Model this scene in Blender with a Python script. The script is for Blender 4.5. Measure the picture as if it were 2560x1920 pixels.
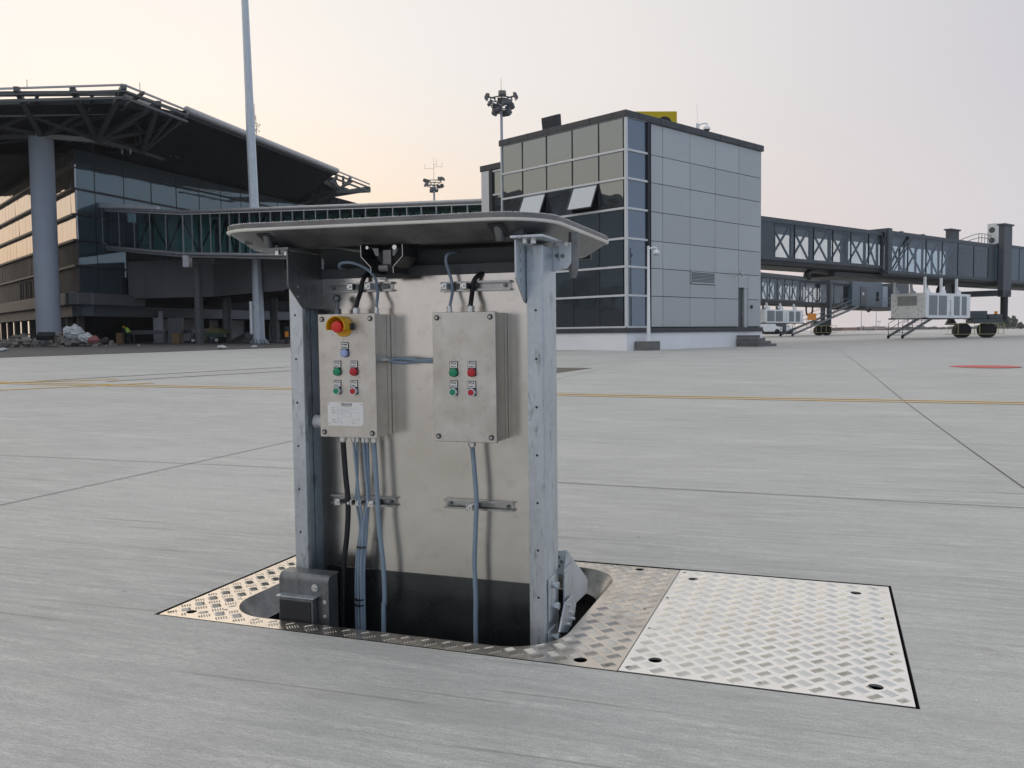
import bpy, bmesh, math, random
from mathutils import Vector, Matrix
R = math.radians
rnd = random.Random(7)
scene = bpy.context.scene
for o in list(bpy.data.objects): bpy.data.objects.remove(o)
COL = scene.collection

# ---------------------------------------------------------------- camera
FPX, CX, CY = 2185.0, 1280.0, 960.0
CAM = Vector((0, 0, 1.0))
_down = Vector((425.0, -38000.0, -FPX)); _up = (-_down).normalized()
_fw = Vector((0, 0, -1.0)); _fw = (_fw - _fw.dot(_up) * _up).normalized()
_X = _fw.cross(_up)
ROT = Matrix((_X, _fw, _up))
cam_d = bpy.data.cameras.new('camera'); cam = bpy.data.objects.new('camera', cam_d); COL.objects.link(cam)
cam.matrix_world = Matrix.Translation(CAM) @ ROT.to_4x4()
cam_d.sensor_fit = 'HORIZONTAL'; cam_d.sensor_width = 36.0; cam_d.lens = 36.0 * FPX / 2560.0
cam_d.clip_start = 0.05; cam_d.clip_end = 6000
scene.camera = cam

# ---------------------------------------------------------------- sky and sun
GLOW_AZ = R(-50)
SUN_AZ, SUN_EL = R(-24), R(7)          # azimuth measured from +Y towards +X
world = bpy.data.worlds.new("World"); scene.world = world; world.use_nodes = True
nt = world.node_tree; nt.nodes.clear()
def N(t, **k):
    n = nt.nodes.new(t)
    for a, b in k.items(): setattr(n, a, b)
    return n
out = N('ShaderNodeOutputWorld'); tc = N('ShaderNodeTexCoord')
sep = N('ShaderNodeSeparateXYZ'); nt.links.new(tc.outputs['Generated'], sep.inputs[0])
dot = N('ShaderNodeVectorMath', operation='DOT_PRODUCT'); nt.links.new(tc.outputs['Generated'], dot.inputs[0])
dot.inputs[1].default_value = (math.sin(GLOW_AZ), math.cos(GLOW_AZ), 0)
ma = N('ShaderNodeMath', operation='MULTIPLY_ADD'); nt.links.new(dot.outputs['Value'], ma.inputs[0]); ma.inputs[1].default_value = .5; ma.inputs[2].default_value = .5
def ramp(stops, src):
    r = N('ShaderNodeValToRGB'); e = r.color_ramp.elements
    while len(e) < len(stops): e.new(.5)
    for i, (p, c) in enumerate(stops): e[i].position = p; e[i].color = (*c, 1)
    nt.links.new(src, r.inputs[0]); return r
hor = ramp([(0, (.33, .40, .54)), (.3, (.50, .54, .64)), (.58, (.70, .68, .71)), (.72, (.80, .69, .66)), (.86, (.97, .76, .56)), (.96, (1.0, .80, .60)), (1, (1.0, .78, .55))], ma.outputs[0])
upp = ramp([(0, (.27, .35, .52)), (.3, (.38, .44, .56)), (.58, (.62, .61, .65)), (.76, (.80, .78, .77)), (.90, (.89, .87, .84)), (1, (.90, .90, .875))], ma.outputs[0])
el = N('ShaderNodeMapRange', interpolation_type='SMOOTHSTEP'); nt.links.new(sep.outputs[2], el.inputs[0]); el.inputs[1].default_value = .02; el.inputs[2].default_value = .30
mx = N('ShaderNodeMix', data_type='RGBA'); nt.links.new(el.outputs[0], mx.inputs[0]); nt.links.new(hor.outputs[0], mx.inputs[6]); nt.links.new(upp.outputs[0], mx.inputs[7])
zen = N('ShaderNodeMapRange', interpolation_type='SMOOTHSTEP'); nt.links.new(sep.outputs[2], zen.inputs[0]); zen.inputs[1].default_value = .35; zen.inputs[2].default_value = 1
mx2 = N('ShaderNodeMix', data_type='RGBA'); nt.links.new(zen.outputs[0], mx2.inputs[0]); nt.links.new(mx.outputs[2], mx2.inputs[6]); mx2.inputs[7].default_value = (.88, .885, .875, 1)
bg1 = N('ShaderNodeBackground'); nt.links.new(mx2.outputs[2], bg1.inputs[0]); bg1.inputs[1].default_value = 1.02
sky = N('ShaderNodeTexSky', sky_type='NISHITA'); sky.sun_disc = False; sky.sun_elevation = SUN_EL; sky.sun_rotation = SUN_AZ; sky.dust_density = 5; sky.air_density = 2
bg2 = N('ShaderNodeBackground'); nt.links.new(sky.outputs[0], bg2.inputs[0]); bg2.inputs[1].default_value = .006
ad = N('ShaderNodeAddShader'); nt.links.new(bg1.outputs[0], ad.inputs[0]); nt.links.new(bg2.outputs[0], ad.inputs[1]); nt.links.new(ad.outputs[0], out.inputs[0])
sd = bpy.data.lights.new('sun', 'SUN'); sd.energy = .5; sd.angle = R(26); sd.color = (1, .82, .64)
so = bpy.data.objects.new('sun', sd); COL.objects.link(so)
_sdir = Vector((math.sin(SUN_AZ) * math.cos(SUN_EL), math.cos(SUN_AZ) * math.cos(SUN_EL), math.sin(SUN_EL)))
so.rotation_euler = _sdir.to_track_quat('Z', 'Y').to_euler()
scene.view_settings.view_transform = 'Standard'; scene.view_settings.look = 'None'
scene.view_settings.exposure = 0; scene.view_settings.gamma = 1
scene.render.engine = 'CYCLES'
scene.cycles.max_bounces = 7; scene.cycles.transparent_max_bounces = 16; scene.cycles.use_denoising = True

# ---------------------------------------------------------------- geometry helpers
def gz(x, y):
    t = min(max((y - 6) / 14, 0), 1); w = t * t * (3 - 2 * t)
    return w * (-.0019 * min(max(x, -70), 60) + .00577 * min(y, 95))
def ray(u, v): return ROT @ Vector((u - CX, -(v - CY), -FPX))
class Frame:
    """a place in the world: origin and heading; local x, y horizontal, z up"""
    def __init__(s, o, ang): s.o = Vector(o); s.a = ang; s.x = Vector((math.cos(ang), math.sin(ang), 0)); s.y = Vector((-math.sin(ang), math.cos(ang), 0))
    def loc(s, p): q = Vector(p) - s.o; return Vector((q.dot(s.x), q.dot(s.y), q.z))
    def w(s, x, y, z=0): return s.o + s.x * x + s.y * y + Vector((0, 0, z))
    def px(s, u, v, ax='y', val=0.):
        """local point where the sight line through (u, v) of the 2560 px photo meets the plane ax = val"""
        n = s.y if ax == 'y' else s.x; r = ray(u, v)
        return s.loc(CAM + r * ((val - (CAM - s.o).dot(n)) / r.dot(n)))
    def root(s, name): return empty(name, s.o, s.a)
def empty(name, loc, rz=0):
    o = bpy.data.objects.new(name, None); COL.objects.link(o); o.location = loc; o.rotation_euler = (0, 0, rz); o.empty_display_size = .2
    return o
def tag(o, label=None, cat=None, group=None, kind=None):
    if label: o['label'] = label
    if cat: o['category'] = cat
    if group: o['group'] = group
    if kind: o['kind'] = kind
    return o
def children(o): return [c for c in COL.objects if c.parent == o]
def copy_tree(o, parent=None):
    c = o.copy(); COL.objects.link(c); c.parent = parent
    for ch in children(o): copy_tree(ch, c)
    return c

class MB:
    def __init__(s): s.v = []; s.f = []; s.m = []; s.cur = 0
    def add(s, vs, fs):
        b = len(s.v); s.v += [tuple(v) for v in vs]
        for f in fs: s.f.append([b + i for i in f]); s.m.append(s.cur)
        return s
    def box(s, x0, x1, y0, y1, z0, z1):
        return s.add([(x0, y0, z0), (x1, y0, z0), (x1, y1, z0), (x0, y1, z0), (x0, y0, z1), (x1, y0, z1), (x1, y1, z1), (x0, y1, z1)],
                     [(0, 3, 2, 1), (4, 5, 6, 7), (0, 1, 5, 4), (1, 2, 6, 5), (2, 3, 7, 6), (3, 0, 4, 7)])
    def hexa(s, p): return s.add(p, [(0, 3, 2, 1), (4, 5, 6, 7), (0, 1, 5, 4), (1, 2, 6, 5), (2, 3, 7, 6), (3, 0, 4, 7)])
    def beam(s, a, b, w, h, up=(0, 0, 1)):
        a = Vector(a); b = Vector(b); d = (b - a).normalized(); up = Vector(up)
        if abs(d.dot(up)) > .98: up = Vector((0, 1, 0))
        sd_ = d.cross(up).normalized() * w / 2; u = sd_.cross(d).normalized() * h / 2
        return s.hexa([a - sd_ - u, a + sd_ - u, b + sd_ - u, b - sd_ - u, a - sd_ + u, a + sd_ + u, b + sd_ + u, b - sd_ + u])
    def cyl(s, a, b, r0, r1=None, n=16, caps=True):
        r1 = r0 if r1 is None else r1; a = Vector(a); b = Vector(b); d = (b - a).normalized()
        t = d.orthogonal().normalized(); q = d.cross(t); vs = []
        for c, r in ((a, r0), (b, r1)):
            for i in range(n):
                th = 2 * math.pi * (i + .5) / n; vs.append(c + (t * math.cos(th) + q * math.sin(th)) * r)
        fs = [(i, (i + 1) % n, n + (i + 1) % n, n + i) for i in range(n)]
        if caps: fs += [tuple(range(n))[::-1], tuple(range(n, 2 * n))]
        return s.add(vs, fs)
    def tube(s, pts, r, n=10, smooth=5):
        P = [Vector(p) for p in pts]
        if smooth and len(P) > 2:
            Q = []
            for i in range(len(P) - 1):
                p0 = P[max(i - 1, 0)]; p1 = P[i]; p2 = P[i + 1]; p3 = P[min(i + 2, len(P) - 1)]
                for k in range(smooth):
                    t = k / smooth
                    Q.append(.5 * ((2 * p1) + (p2 - p0) * t + (2 * p0 - 5 * p1 + 4 * p2 - p3) * t * t + (3 * p1 - p0 - 3 * p2 + p3) * t ** 3))
            P = Q + [P[-1]]
        vs = []; t0 = None
        for i, p in enumerate(P):
            d = (P[min(i + 1, len(P) - 1)] - P[max(i - 1, 0)]).normalized()
            if t0 is None: t0 = d.orthogonal().normalized()
            t0 = (t0 - d * t0.dot(d)).normalized(); q = d.cross(t0)
            for k in range(n):
                th = 2 * math.pi * k / n; vs.append(p + (t0 * math.cos(th) + q * math.sin(th)) * r)
        fs = [(i * n + k, i * n + (k + 1) % n, (i + 1) * n + (k + 1) % n, (i + 1) * n + k) for i in range(len(P) - 1) for k in range(n)]
        fs += [tuple(range(n))[::-1], tuple((len(P) - 1) * n + k for k in range(n))]
        return s.add(vs, fs)
    def prism(s, poly, ax, a, b):
        """poly: 2-d outline; extruded along ax ('x','y','z') from a to b"""
        f = {'x': lambda p, t: (t, p[0], p[1]), 'y': lambda p, t: (p[0], t, p[1]), 'z': lambda p, t: (p[0], p[1], t)}[ax]; n = len(poly)
        return s.add([f(p, a) for p in poly] + [f(p, b) for p in poly], [tuple(range(n))[::-1], tuple(range(n, 2 * n))] + [(i, (i + 1) % n, n + (i + 1) % n, n + i) for i in range(n)])
    def loft(s, rings, closed=True, cap0=False, cap1=False):
        n = len(rings[0]); vs = [p for r in rings for p in r]; fs = []
        for j in range(len(rings) - 1):
            for i in range(n if closed else n - 1):
                fs.append((j * n + i, j * n + (i + 1) % n, (j + 1) * n + (i + 1) % n, (j + 1) * n + i))
        if cap0: fs.append(tuple(range(n))[::-1])
        if cap1: fs.append(tuple((len(rings) - 1) * n + i for i in range(n)))
        return s.add(vs, fs)
    def sphere(s, c, r, nu=14, nv=9, sx=1, sy=1, sz=1, v0=0., v1=1.):
        rings = []
        for j in range(nv + 1):
            ph = math.pi * (v0 + (v1 - v0) * j / nv)
            rr = max(math.sin(ph), 1e-3)
            rings.append([(c[0] + sx * r * rr * math.cos(2 * math.pi * i / nu), c[1] + sy * r * rr * math.sin(2 * math.pi * i / nu), c[2] + sz * r * math.cos(ph)) for i in range(nu)])
        return s.loft(rings, True, True, True)
    def plate(s, outer, holes, z0, z1):
        """flat plate with holes, 2-d loops in x, y"""
        bm = bmesh.new(); loops = [outer] + holes; vs = []
        for lp in loops:
            vv = [bm.verts.new((p[0], p[1], z1)) for p in lp]; vs.append(vv)
            for i in range(len(vv)): bm.edges.new((vv[i], vv[(i + 1) % len(vv)]))
        bmesh.ops.triangle_fill(bm, edges=bm.edges[:], use_beauty=True)
        bm.verts.index_update()
        V = [v.co[:] for v in bm.verts]; F = [tuple(v.index for v in f.verts) for f in bm.faces]; n = len(V)
        F2 = [tuple(i + n for i in f)[::-1] for f in F]; S = []
        for vv in vs:
            for i in range(len(vv)):
                a, b = vv[i].index, vv[(i + 1) % len(vv)].index; S.append((a, b, b + n, a + n))
        bm.free()
        return s.add(V + [(v[0], v[1], z0) for v in V], F + F2 + S)
    def text(s, body, size, x, y, z, align='CENTER', bold=0., shear=0., vertical=False, depth=.0):
        c = bpy.data.curves.new('lettering', 'FONT'); c.body = body; c.size = size; c.align_x = align; c.align_y = 'CENTER'; c.offset = bold; c.shear = shear; c.resolution_u = 3
        o = bpy.data.objects.new('lettering', c); COL.objects.link(o)
        bpy.context.view_layer.update()
        me = bpy.data.meshes.new_from_object(o.evaluated_get(bpy.context.evaluated_depsgraph_get()))
        if vertical: vs = [(x - v.co.y, y, z + v.co.x) for v in me.vertices]
        else: vs = [(x + v.co.x, y, z + v.co.y) for v in me.vertices]
        s.add(vs, [tuple(p.vertices) for p in me.polygons])
        bpy.data.objects.remove(o); bpy.data.meshes.remove(me); bpy.data.curves.remove(c)
        return s
    def build(s, name, mats, parent=None, smooth=None, bevel=None, seg=2, fix=True):
        me = bpy.data.meshes.new(name); me.from_pydata(s.v, [], s.f)
        if not isinstance(mats, (list, tuple)): mats = [mats]
        for m in mats: me.materials.append(m)
        if len(mats) > 1: me.polygons.foreach_set('material_index', s.m)
        if fix:
            bm = bmesh.new(); bm.from_mesh(me); bmesh.ops.recalc_face_normals(bm, faces=bm.faces[:]); bm.to_mesh(me); bm.free()
        if smooth:
            me.shade_smooth(); me.set_sharp_from_angle(angle=R(smooth))
        me.update()
        o = bpy.data.objects.new(name, me); COL.objects.link(o); o.parent = parent
        if bevel:
            b = o.modifiers.new('bevel', 'BEVEL'); b.width = bevel; b.segments = seg; b.limit_method = 'ANGLE'; b.angle_limit = R(40)
        return o
def rrect(x0, x1, y0, y1, r, n=8):
    P = []
    for cx, cy, a in ((x1 - r, y1 - r, 0), (x0 + r, y1 - r, 90), (x0 + r, y0 + r, 180), (x1 - r, y0 + r, 270)):
        for i in range(n + 1): P.append((cx + r * math.cos(R(a + 90 * i / n)), cy + r * math.sin(R(a + 90 * i / n))))
    return P
def circ(x, y, r, n=20): return [(x + r * math.cos(2 * math.pi * i / n), y + r * math.sin(2 * math.pi * i / n)) for i in range(n)]

# ---------------------------------------------------------------- materials
class MT:
    def __init__(s, name):
        s.m = bpy.data.materials.new(name); s.m.use_nodes = True; s.t = s.m.node_tree; s.t.nodes.clear()
        s.out = s.n('ShaderNodeOutputMaterial'); s._c = None
    def n(s, t, **k):
        x = s.t.nodes.new(t)
        for a, b in k.items(): setattr(x, a, b)
        return x
    def l(s, a, b): s.t.links.new(a, b)
    def co(s, scale=(1, 1, 1), rot=0):
        if not s._c: s._c = s.n('ShaderNodeTexCoord')
        src = s._c.outputs['Object']
        if rot:
            r = s.n('ShaderNodeMapping'); r.inputs['Rotation'].default_value = (0, 0, rot); s.l(src, r.inputs[0]); src = r.outputs[0]
        g = s.n('ShaderNodeMapping'); g.inputs['Scale'].default_value = scale; s.l(src, g.inputs[0]); return g.outputs[0]
    def noise(s, sc, det=4, scale=(1, 1, 1), rot=0, rough=.55):
        x = s.n('ShaderNodeTexNoise'); x.inputs['Scale'].default_value = sc; x.inputs['Detail'].default_value = det; x.inputs['Roughness'].default_value = rough
        s.l(s.co(scale, rot), x.inputs['Vector']); return x.outputs['Fac']
    def rmp(s, src, stops):
        r = s.n('ShaderNodeValToRGB'); e = r.color_ramp.elements
        while len(e) < len(stops): e.new(.5)
        for i, (p, c) in enumerate(stops): e[i].position = p; e[i].color = (*c, 1) if len(c) == 3 else c
        s.l(src, r.inputs[0]); return r.outputs[0]
    def rng(s, src, a, b, c, d):
        r = s.n('ShaderNodeMapRange'); s.l(src, r.inputs[0])
        for i, v in enumerate((a, b, c, d)): r.inputs[i + 1].default_value = v
        return r.outputs[0]
    def mix(s, f, a, b, mode='MIX'):
        x = s.n('ShaderNodeMix', data_type='RGBA', blend_type=mode)
        for i, v in ((0, f), (6, a), (7, b)):
            if hasattr(v, 'links'): s.l(v, x.inputs[i])
            elif i == 0: x.inputs[0].default_value = v
            else: x.inputs[i].default_value = (*v, 1)
        return x.outputs[2]
    def bsdf(s, col, rough=.5, metal=0., spec=.5, bump=None, bs=.1, bd=.002, **k):
        b = s.n('ShaderNodeBsdfPrincipled')
        for nm, v in (('Base Color', col), ('Roughness', rough), ('Metallic', metal), ('Specular IOR Level', spec)):
            if hasattr(v, 'links'): s.l(v, b.inputs[nm])
            elif isinstance(v, tuple): b.inputs[nm].default_value = (*v, 1)
            else: b.inputs[nm].default_value = v
        for a, v in k.items(): b.inputs[a.replace('_', ' ')].default_value = v
        if bump is not None:
            bp = s.n('ShaderNodeBump'); bp.inputs['Strength'].default_value = bs; bp.inputs['Distance'].default_value = bd; s.l(bump, bp.inputs['Height']); s.l(bp.outputs[0], b.inputs['Normal'])
        s.l(b.outputs[0], s.out.inputs[0]); s.b = b; return s.m
def simple(name, c, rough=.5, metal=0., var=.12, sc=3., spec=.5):
    m = MT(name); f = m.noise(sc, 5)
    a = tuple(x * (1 - var) for x in c); b = tuple(min(1, x * (1 + var)) for x in c)
    return m.bsdf(m.rmp(f, [(.3, a), (.7, b)]), m.rng(f, .3, .7, rough * .88, min(1, rough * 1.12)), metal, spec)
TH = R(20)      # the pit and the brush marks of the slabs are turned 20 degrees
def mk_concrete():
    m = MT('apron_concrete')
    st = m.noise(1.0, 8, (2.8, 30, 1), TH, .68)             # brush streaks
    st2 = m.noise(1.0, 7, (1.3, 9, 1), TH + R(1.5), .66)
    fine = m.noise(1.0, 4, (26, 260, 1), TH, .7)
    big = m.noise(.35, 5, (1, 1.6, 1), TH, .6); blot = m.noise(3.6, 8, (1, 2.6, 1), TH, .72); grit = m.noise(160, 3)
    c = m.mix(m.rng(st, .40, .60, 0, 1), (.45, .45, .44), (.66, .655, .63))
    c = m.mix(m.rng(st2, .42, .62, 0, .6), c, (.43, .43, .42))
    c = m.mix(m.rng(big, .44, .60, 0, .55), c, (.64, .64, .615))
    c = m.mix(m.rng(blot, .54, .70, 0, .42), c, (.33, .325, .31))
    c = m.mix(m.rng(fine, .40, .60, .0, .75), c, (.38, .38, .375))
    g = m.rmp(grit, [(.30, (.78, .78, .78)), (.5, (1, 1, 1)), (.72, (1.08, 1.08, 1.08))])
    oil = m.noise(.9, 7, (1, 1.3, 1), 0, .75); c = m.mix(m.rng(oil, .60, .74, 0, .42), c, (.28, .27, .25))
    c = m.mix(1., c, g, 'MULTIPLY')
    lt_ = m.noise(.55, 6, (1, 3.5, 1), TH, .7); c = m.mix(m.rng(lt_, .55, .70, 0, .32), c, (.72, .71, .685))
    # thin dark trowel lines and specks
    ln = m.noise(1.0, 5, (.5, 22, 1), TH - R(1.5), .55)
    c = m.mix(m.rng(ln, .64, .69, 0, .6), c, (.23, .22, .21))
    hz = m.noise(1.0, 5, (.5, 3.2, 1), TH - R(2), .7); c = m.mix(m.rng(hz, .54, .70, 0, .38), c, (.37, .36, .345))
    vo = m.n('ShaderNodeTexVoronoi'); vo.inputs['Scale'].default_value = 2.2; m.l(m.co(), vo.inputs['Vector'])
    c = m.mix(m.rng(vo.outputs['Distance'], .010, .026, .8, 0), c, (.10, .095, .09))
    return m.bsdf(c, m.rng(blot, .3, .8, .62, .82), 0, .45, bump=m.mix(.5, fine, grit), bs=.35, bd=.002)
M = {}
M['concrete'] = mk_concrete()
M['asphalt'] = simple('asphalt', (.10, .098, .10), .85, 0, .25, 1.2)
def worn_paint(name, col, under=(.40, .40, .39), sc=9):
    m = MT(name); f = m.noise(sc, 6, (1, 3, 1), TH)
    return m.bsdf(m.mix(m.rng(f, .50, .74, 0, .7), col, under), .6)
M['yellow_line'] = worn_paint('yellow_line_paint', (.86, .52, .06), sc=5)
M['red_paint'] = worn_paint('red_paint', (.60, .07, .06))
M['tar'] = simple('joint_sealant', (.075, .075, .08), .6, 0, .3, 20)
M['rubber_mark'] = worn_paint('tyre_rubber_mark', (.24, .235, .22), (.40, .40, .39), 1.4)
def mk_steel(name, lo, hi, r0, r1, sc=7., metal=1., stretch=(1, 1, 1)):
    m = MT(name); a = m.noise(sc, 5, stretch, 0, .6); b = m.noise(sc * 3.1, 4); f = m.noise(sc * 40, 2, stretch)
    c = m.mix(m.rng(a, .3, .72, 0, 1), lo, hi); c = m.mix(m.rng(b, .58, .75, 0, .35), c, tuple(x * .6 for x in lo))
    sm = m.noise(sc * .8, 8, stretch, 1., .8); c = m.mix(m.rng(sm, .60, .74, 0, .30), c, tuple(x * y for x, y in zip(lo, (.62, .56, .48))))
    sc_ = m.noise(1., 3, (sc * 2, sc * 2, sc * 30), .5, .8); c = m.mix(m.rng(sc_, .66, .78, 0, .25), c, tuple(min(1, x * 1.3) for x in hi))
    return m.bsdf(c, m.mix(m.rng(a, .3, .7, 0, 1), (r0,) * 3, (r1,) * 3), metal, .5, bump=f, bs=.04)
M['stainless'] = mk_steel('stainless_box', (.50, .475, .43), (.70, .68, .64), .30, .50, 10)
M['stainless_panel'] = mk_steel('stainless_back_panel', (.66, .625, .565), (.80, .765, .71), .20, .27, 4.5)
M['rail_zinc'] = mk_steel('zinc_rail', (.38, .38, .37), (.56, .56, .55), .3, .4, 20)
M['lower_dark_band'] = mk_steel('dark_lower_band', (.075, .083, .085), (.12, .13, .133), .24, .34, 5, .85)
def mk_galv(name, lo, hi, r=.5, metal=.75):
    m = MT(name); v = m.n('ShaderNodeTexVoronoi'); v.inputs['Scale'].default_value = 60; m.l(m.co(), v.inputs['Vector'])
    sp = m.rng(v.outputs['Color'], 0, 1, -.5, .5); a = m.noise(6, 6, (1, 1, .25), 0, .65); b = m.noise(38, 5, (1, 1, .3), 0, .7)
    c = m.mix(m.rng(a, .32, .7, 0, 1), lo, hi); c = m.mix(m.rng(v.outputs['Color'], 0, 1, 0, .22), c, tuple(x * 1.25 for x in hi))
    c = m.mix(m.rng(b, .56, .68, 0, .6), c, tuple(x * .42 for x in lo)); st = m.noise(1., 5, (40, 40, 3), 0, .7); c = m.mix(m.rng(st, .58, .72, 0, .4), c, tuple(x * .55 for x in lo)); c = m.mix(m.rng(st, .30, .40, .35, 0), c, tuple(min(1, x * 1.3) for x in hi))
    return m.bsdf(c, m.rng(a, .3, .7, r * .8, r * 1.2), metal, .5, bump=b, bs=.05)
M['galv'] = mk_galv('galvanised_steel', (.42, .465, .50), (.62, .665, .70), .40, .86)
M['galv_dark'] = mk_galv('dull_or_shaded_galvanised_steel', (.13, .14, .145), (.23, .24, .245), .45, .75)  # also carries the painted shade of the left gusset
M['lid_metal'] = mk_steel('lid_cast_metal', (.15, .15, .155), (.27, .27, .275), .38, .55, 9, .75, (1, 1, 1))
M['lid_dark'] = simple('lid_dark_frame', (.085, .09, .095), .6, .3)
M['seal'] = simple('pale_rubber_seal', (.80, .78, .72), .6)
M['black_steel'] = simple('black_painted_steel', (.025, .027, .03), .45, .2)
M['zinc_screw'] = mk_steel('zinc_plated_screw', (.62, .62, .60), (.86, .86, .84), .22, .34, 60)
M['alu_frame'] = mk_steel('worn_tread_aluminium', (.52, .48, .43), (.80, .74, .66), .25, .35, 6)
M['alu_cover'] = mk_steel('new_tread_aluminium', (.90, .885, .85), (.98, .965, .935), .28, .38, 5, .9)
M['stud_cover'] = mk_steel('dark_reflection_stud_new', (.66, .64, .59), (.82, .80, .75), .28, .38, 9, .92)  # darker than the plate: dark reflections painted into the stud metal
M['stud_frame'] = mk_steel('dark_reflection_stud_worn', (.38, .37, .36), (.62, .60, .56), .2, .3, 9, .95)  # same dark reflections put into the frame's stud colour
M['collar'] = mk_steel('collar_metal', (.09, .095, .10), (.20, .205, .21), .22, .36, 12)
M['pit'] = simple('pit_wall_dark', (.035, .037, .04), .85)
M['cable_grey'] = simple('grey_cable_sheath', (.23, .30, .38), .45, 0, .08, 20)
M['cable_black'] = simple('black_cable_sheath', (.012, .012, .014), .5)
M['plastic_black'] = simple('black_plastic', (.02, .02, .022), .4)
M['plastic_white'] = simple('white_label', (.78, .78, .76), .5, 0, .03)
M['ink'] = simple('printed_ink', (.02, .02, .02), .6)
M['ink_blue'] = simple('blue_grey_print', (.10, .14, .28), .6)
M['ink_soft'] = simple('faded_print', (.30, .31, .32), .6)
M['green_button'] = simple('green_button', (.01, .26, .12), .35, 0, .05)
M['red_button'] = simple('red_button', (.46, .015, .025), .35, 0, .05)
M['estop_red'] = simple('stop_button_red', (.70, .03, .02), .4, 0, .06)
M['yellow_plastic'] = simple('yellow_plastic', (.72, .40, .01), .45, 0, .06)
M['blue_lens'] = simple('pale_blue_lens', (.33, .42, .70), .35, 0, .04)
M['ring'] = simple('chrome_ring', (.62, .66, .72), .25, .8, .05)
M['white_paint'] = simple('white_painted_metal', (.88, .90, .91), .4, 0, .04, 2)
M['cream_paint'] = simple('cream_painted_metal', (.84, .83, .79), .45, 0, .05, 2)
M['louvre_grey'] = simple('louvre_grey', (.30, .33, .35), .5)
M['louvre_beige'] = simple('louvre_beige', (.40, .41, .38), .5)
M['plinth_white'] = simple('white_render', (.90, .91, .93), .7, 0, .04, .8)
def mk_panels(name, col, rough, metal, var):
    m = MT(name); g = m.n('ShaderNodeNewGeometry'); f = m.noise(.5, 5, (1, 1, .35)); k = m.noise(3, 6, (2, 2, .15), 0, .7)
    c = m.mix(m.rng(g.outputs['Random Per Island'], 0, 1, 0, 1), tuple(x * (1 - var) for x in col), tuple(x * (1 + var) for x in col))
    c = m.mix(m.rng(f, .35, .7, 0, .22), c, tuple(x * .85 for x in col)); c = m.mix(m.rng(k, .6, .8, 0, .2), c, tuple(x * .75 for x in col))
    return m.bsdf(c, rough, metal)
M['cladding'] = mk_panels('grey_aluminium_cladding', (.48, .505, .515), .36, .2, .05)
M['gap'] = simple('dark_joint', (.010, .011, .013), .8, spec=.2)
M['parapet'] = simple('dark_grey_coping', (.065, .068, .075), .45, .2)
M['mullion_white'] = simple('white_mullion', (.68, .69, .70), .4, .1, .04)
M['mullion_dark'] = simple('dark_mullion', (.03, .034, .04), .45)
M['door_grey'] = simple('dark_grey_door', (.085, .095, .10), .45)
M['step_conc'] = simple('rough_step_concrete', (.17, .17, .165), .85, 0, .25, 4)
M['sign_yellow'] = simple('yellow_sign_face', (.62, .47, .0), .55, 0, .05)
M['bridge_grey'] = simple('bridge_grey_paint', (.085, .10, .115), .5, .1)
M['bridge_panel'] = simple('bridge_blue_grey_panel', (.10, .145, .185), .4, .1)
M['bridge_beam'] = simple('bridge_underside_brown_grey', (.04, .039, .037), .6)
M['roof_edge'] = simple('ribbed_roof_edge', (.42, .43, .45), .4, .5)
M['truss'] = simple('grey_truss_steel', (.11, .12, .12), .55, .1, .2)
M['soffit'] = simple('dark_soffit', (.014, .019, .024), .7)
M['roof_top'] = simple('roof_sheet', (.30, .31, .32), .5)
M['term_panel'] = mk_panels('terminal_panel', (.15, .15, .155), .5, .1, .1)
M['term_brown'] = simple('terminal_stone_brown', (.13, .11, .09), .7, 0, .15, .4)
M['column_paint'] = simple('pale_blue_grey_column', (.44, .49, .55), .6, 0, .06, .5)
M['mast_galv'] = mk_galv('pale_galvanised_mast', (.48, .54, .59), (.66, .72, .77), .5, .25)
M['wall_white'] = simple('plaster_wall', (.72, .71, .71), .8, 0, .08, .3)
M['tyre'] = simple('tyre_rubber', (.012, .012, .013), .8)
M['rail_yellow'] = simple('pale_yellow_rail', (.48, .45, .20), .6)
M['rail_grey'] = simple('grey_stair_rail', (.20, .21, .22), .5, .2)
M['orange'] = simple('orange_beacon', (.85, .30, .02), .5)
M['wood'] = simple('plywood_crate', (.30, .19, .08), .8, 0, .2, 6)
M['bag'] = simple('white_plastic_bag', (.52, .54, .56), .5, 0, .1, 5)
M['far_tree'] = simple('far_foliage', (.11, .125, .10), .9, 0, .3, 1)  # paler foliage: distance haze painted into its colour
M['far_build'] = simple('far_building', (.30, .27, .26), .8, 0, .15, .05)
M['hivis'] = simple('hi_vis_vest', (.50, .80, .04), .7, 0, .08)
M['cloth_dark'] = simple('dark_work_cloth', (.03, .032, .04), .85)
M['skin'] = simple('skin', (.36, .22, .15), .6)
M['helmet'] = simple('yellow_helmet', (.75, .42, .02), .4)
M['truck_green'] = simple('dark_green_paint', (.03, .07, .05), .45)
M['tarp'] = simple('olive_load', (.16, .145, .06), .85, 0, .3, 4)
def mk_rubble():
    m = MT('rubble'); f = m.noise(1.3, 5, (1, 1, 1), 0, .7)
    return m.bsdf(m.rmp(f, [(.28, (.05, .05, .05)), (.42, (.14, .12, .10)), (.52, (.30, .27, .24)), (.60, (.20, .20, .21)), (.72, (.50, .50, .50))]), .85)
M['rubble'] = mk_rubble()
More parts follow.
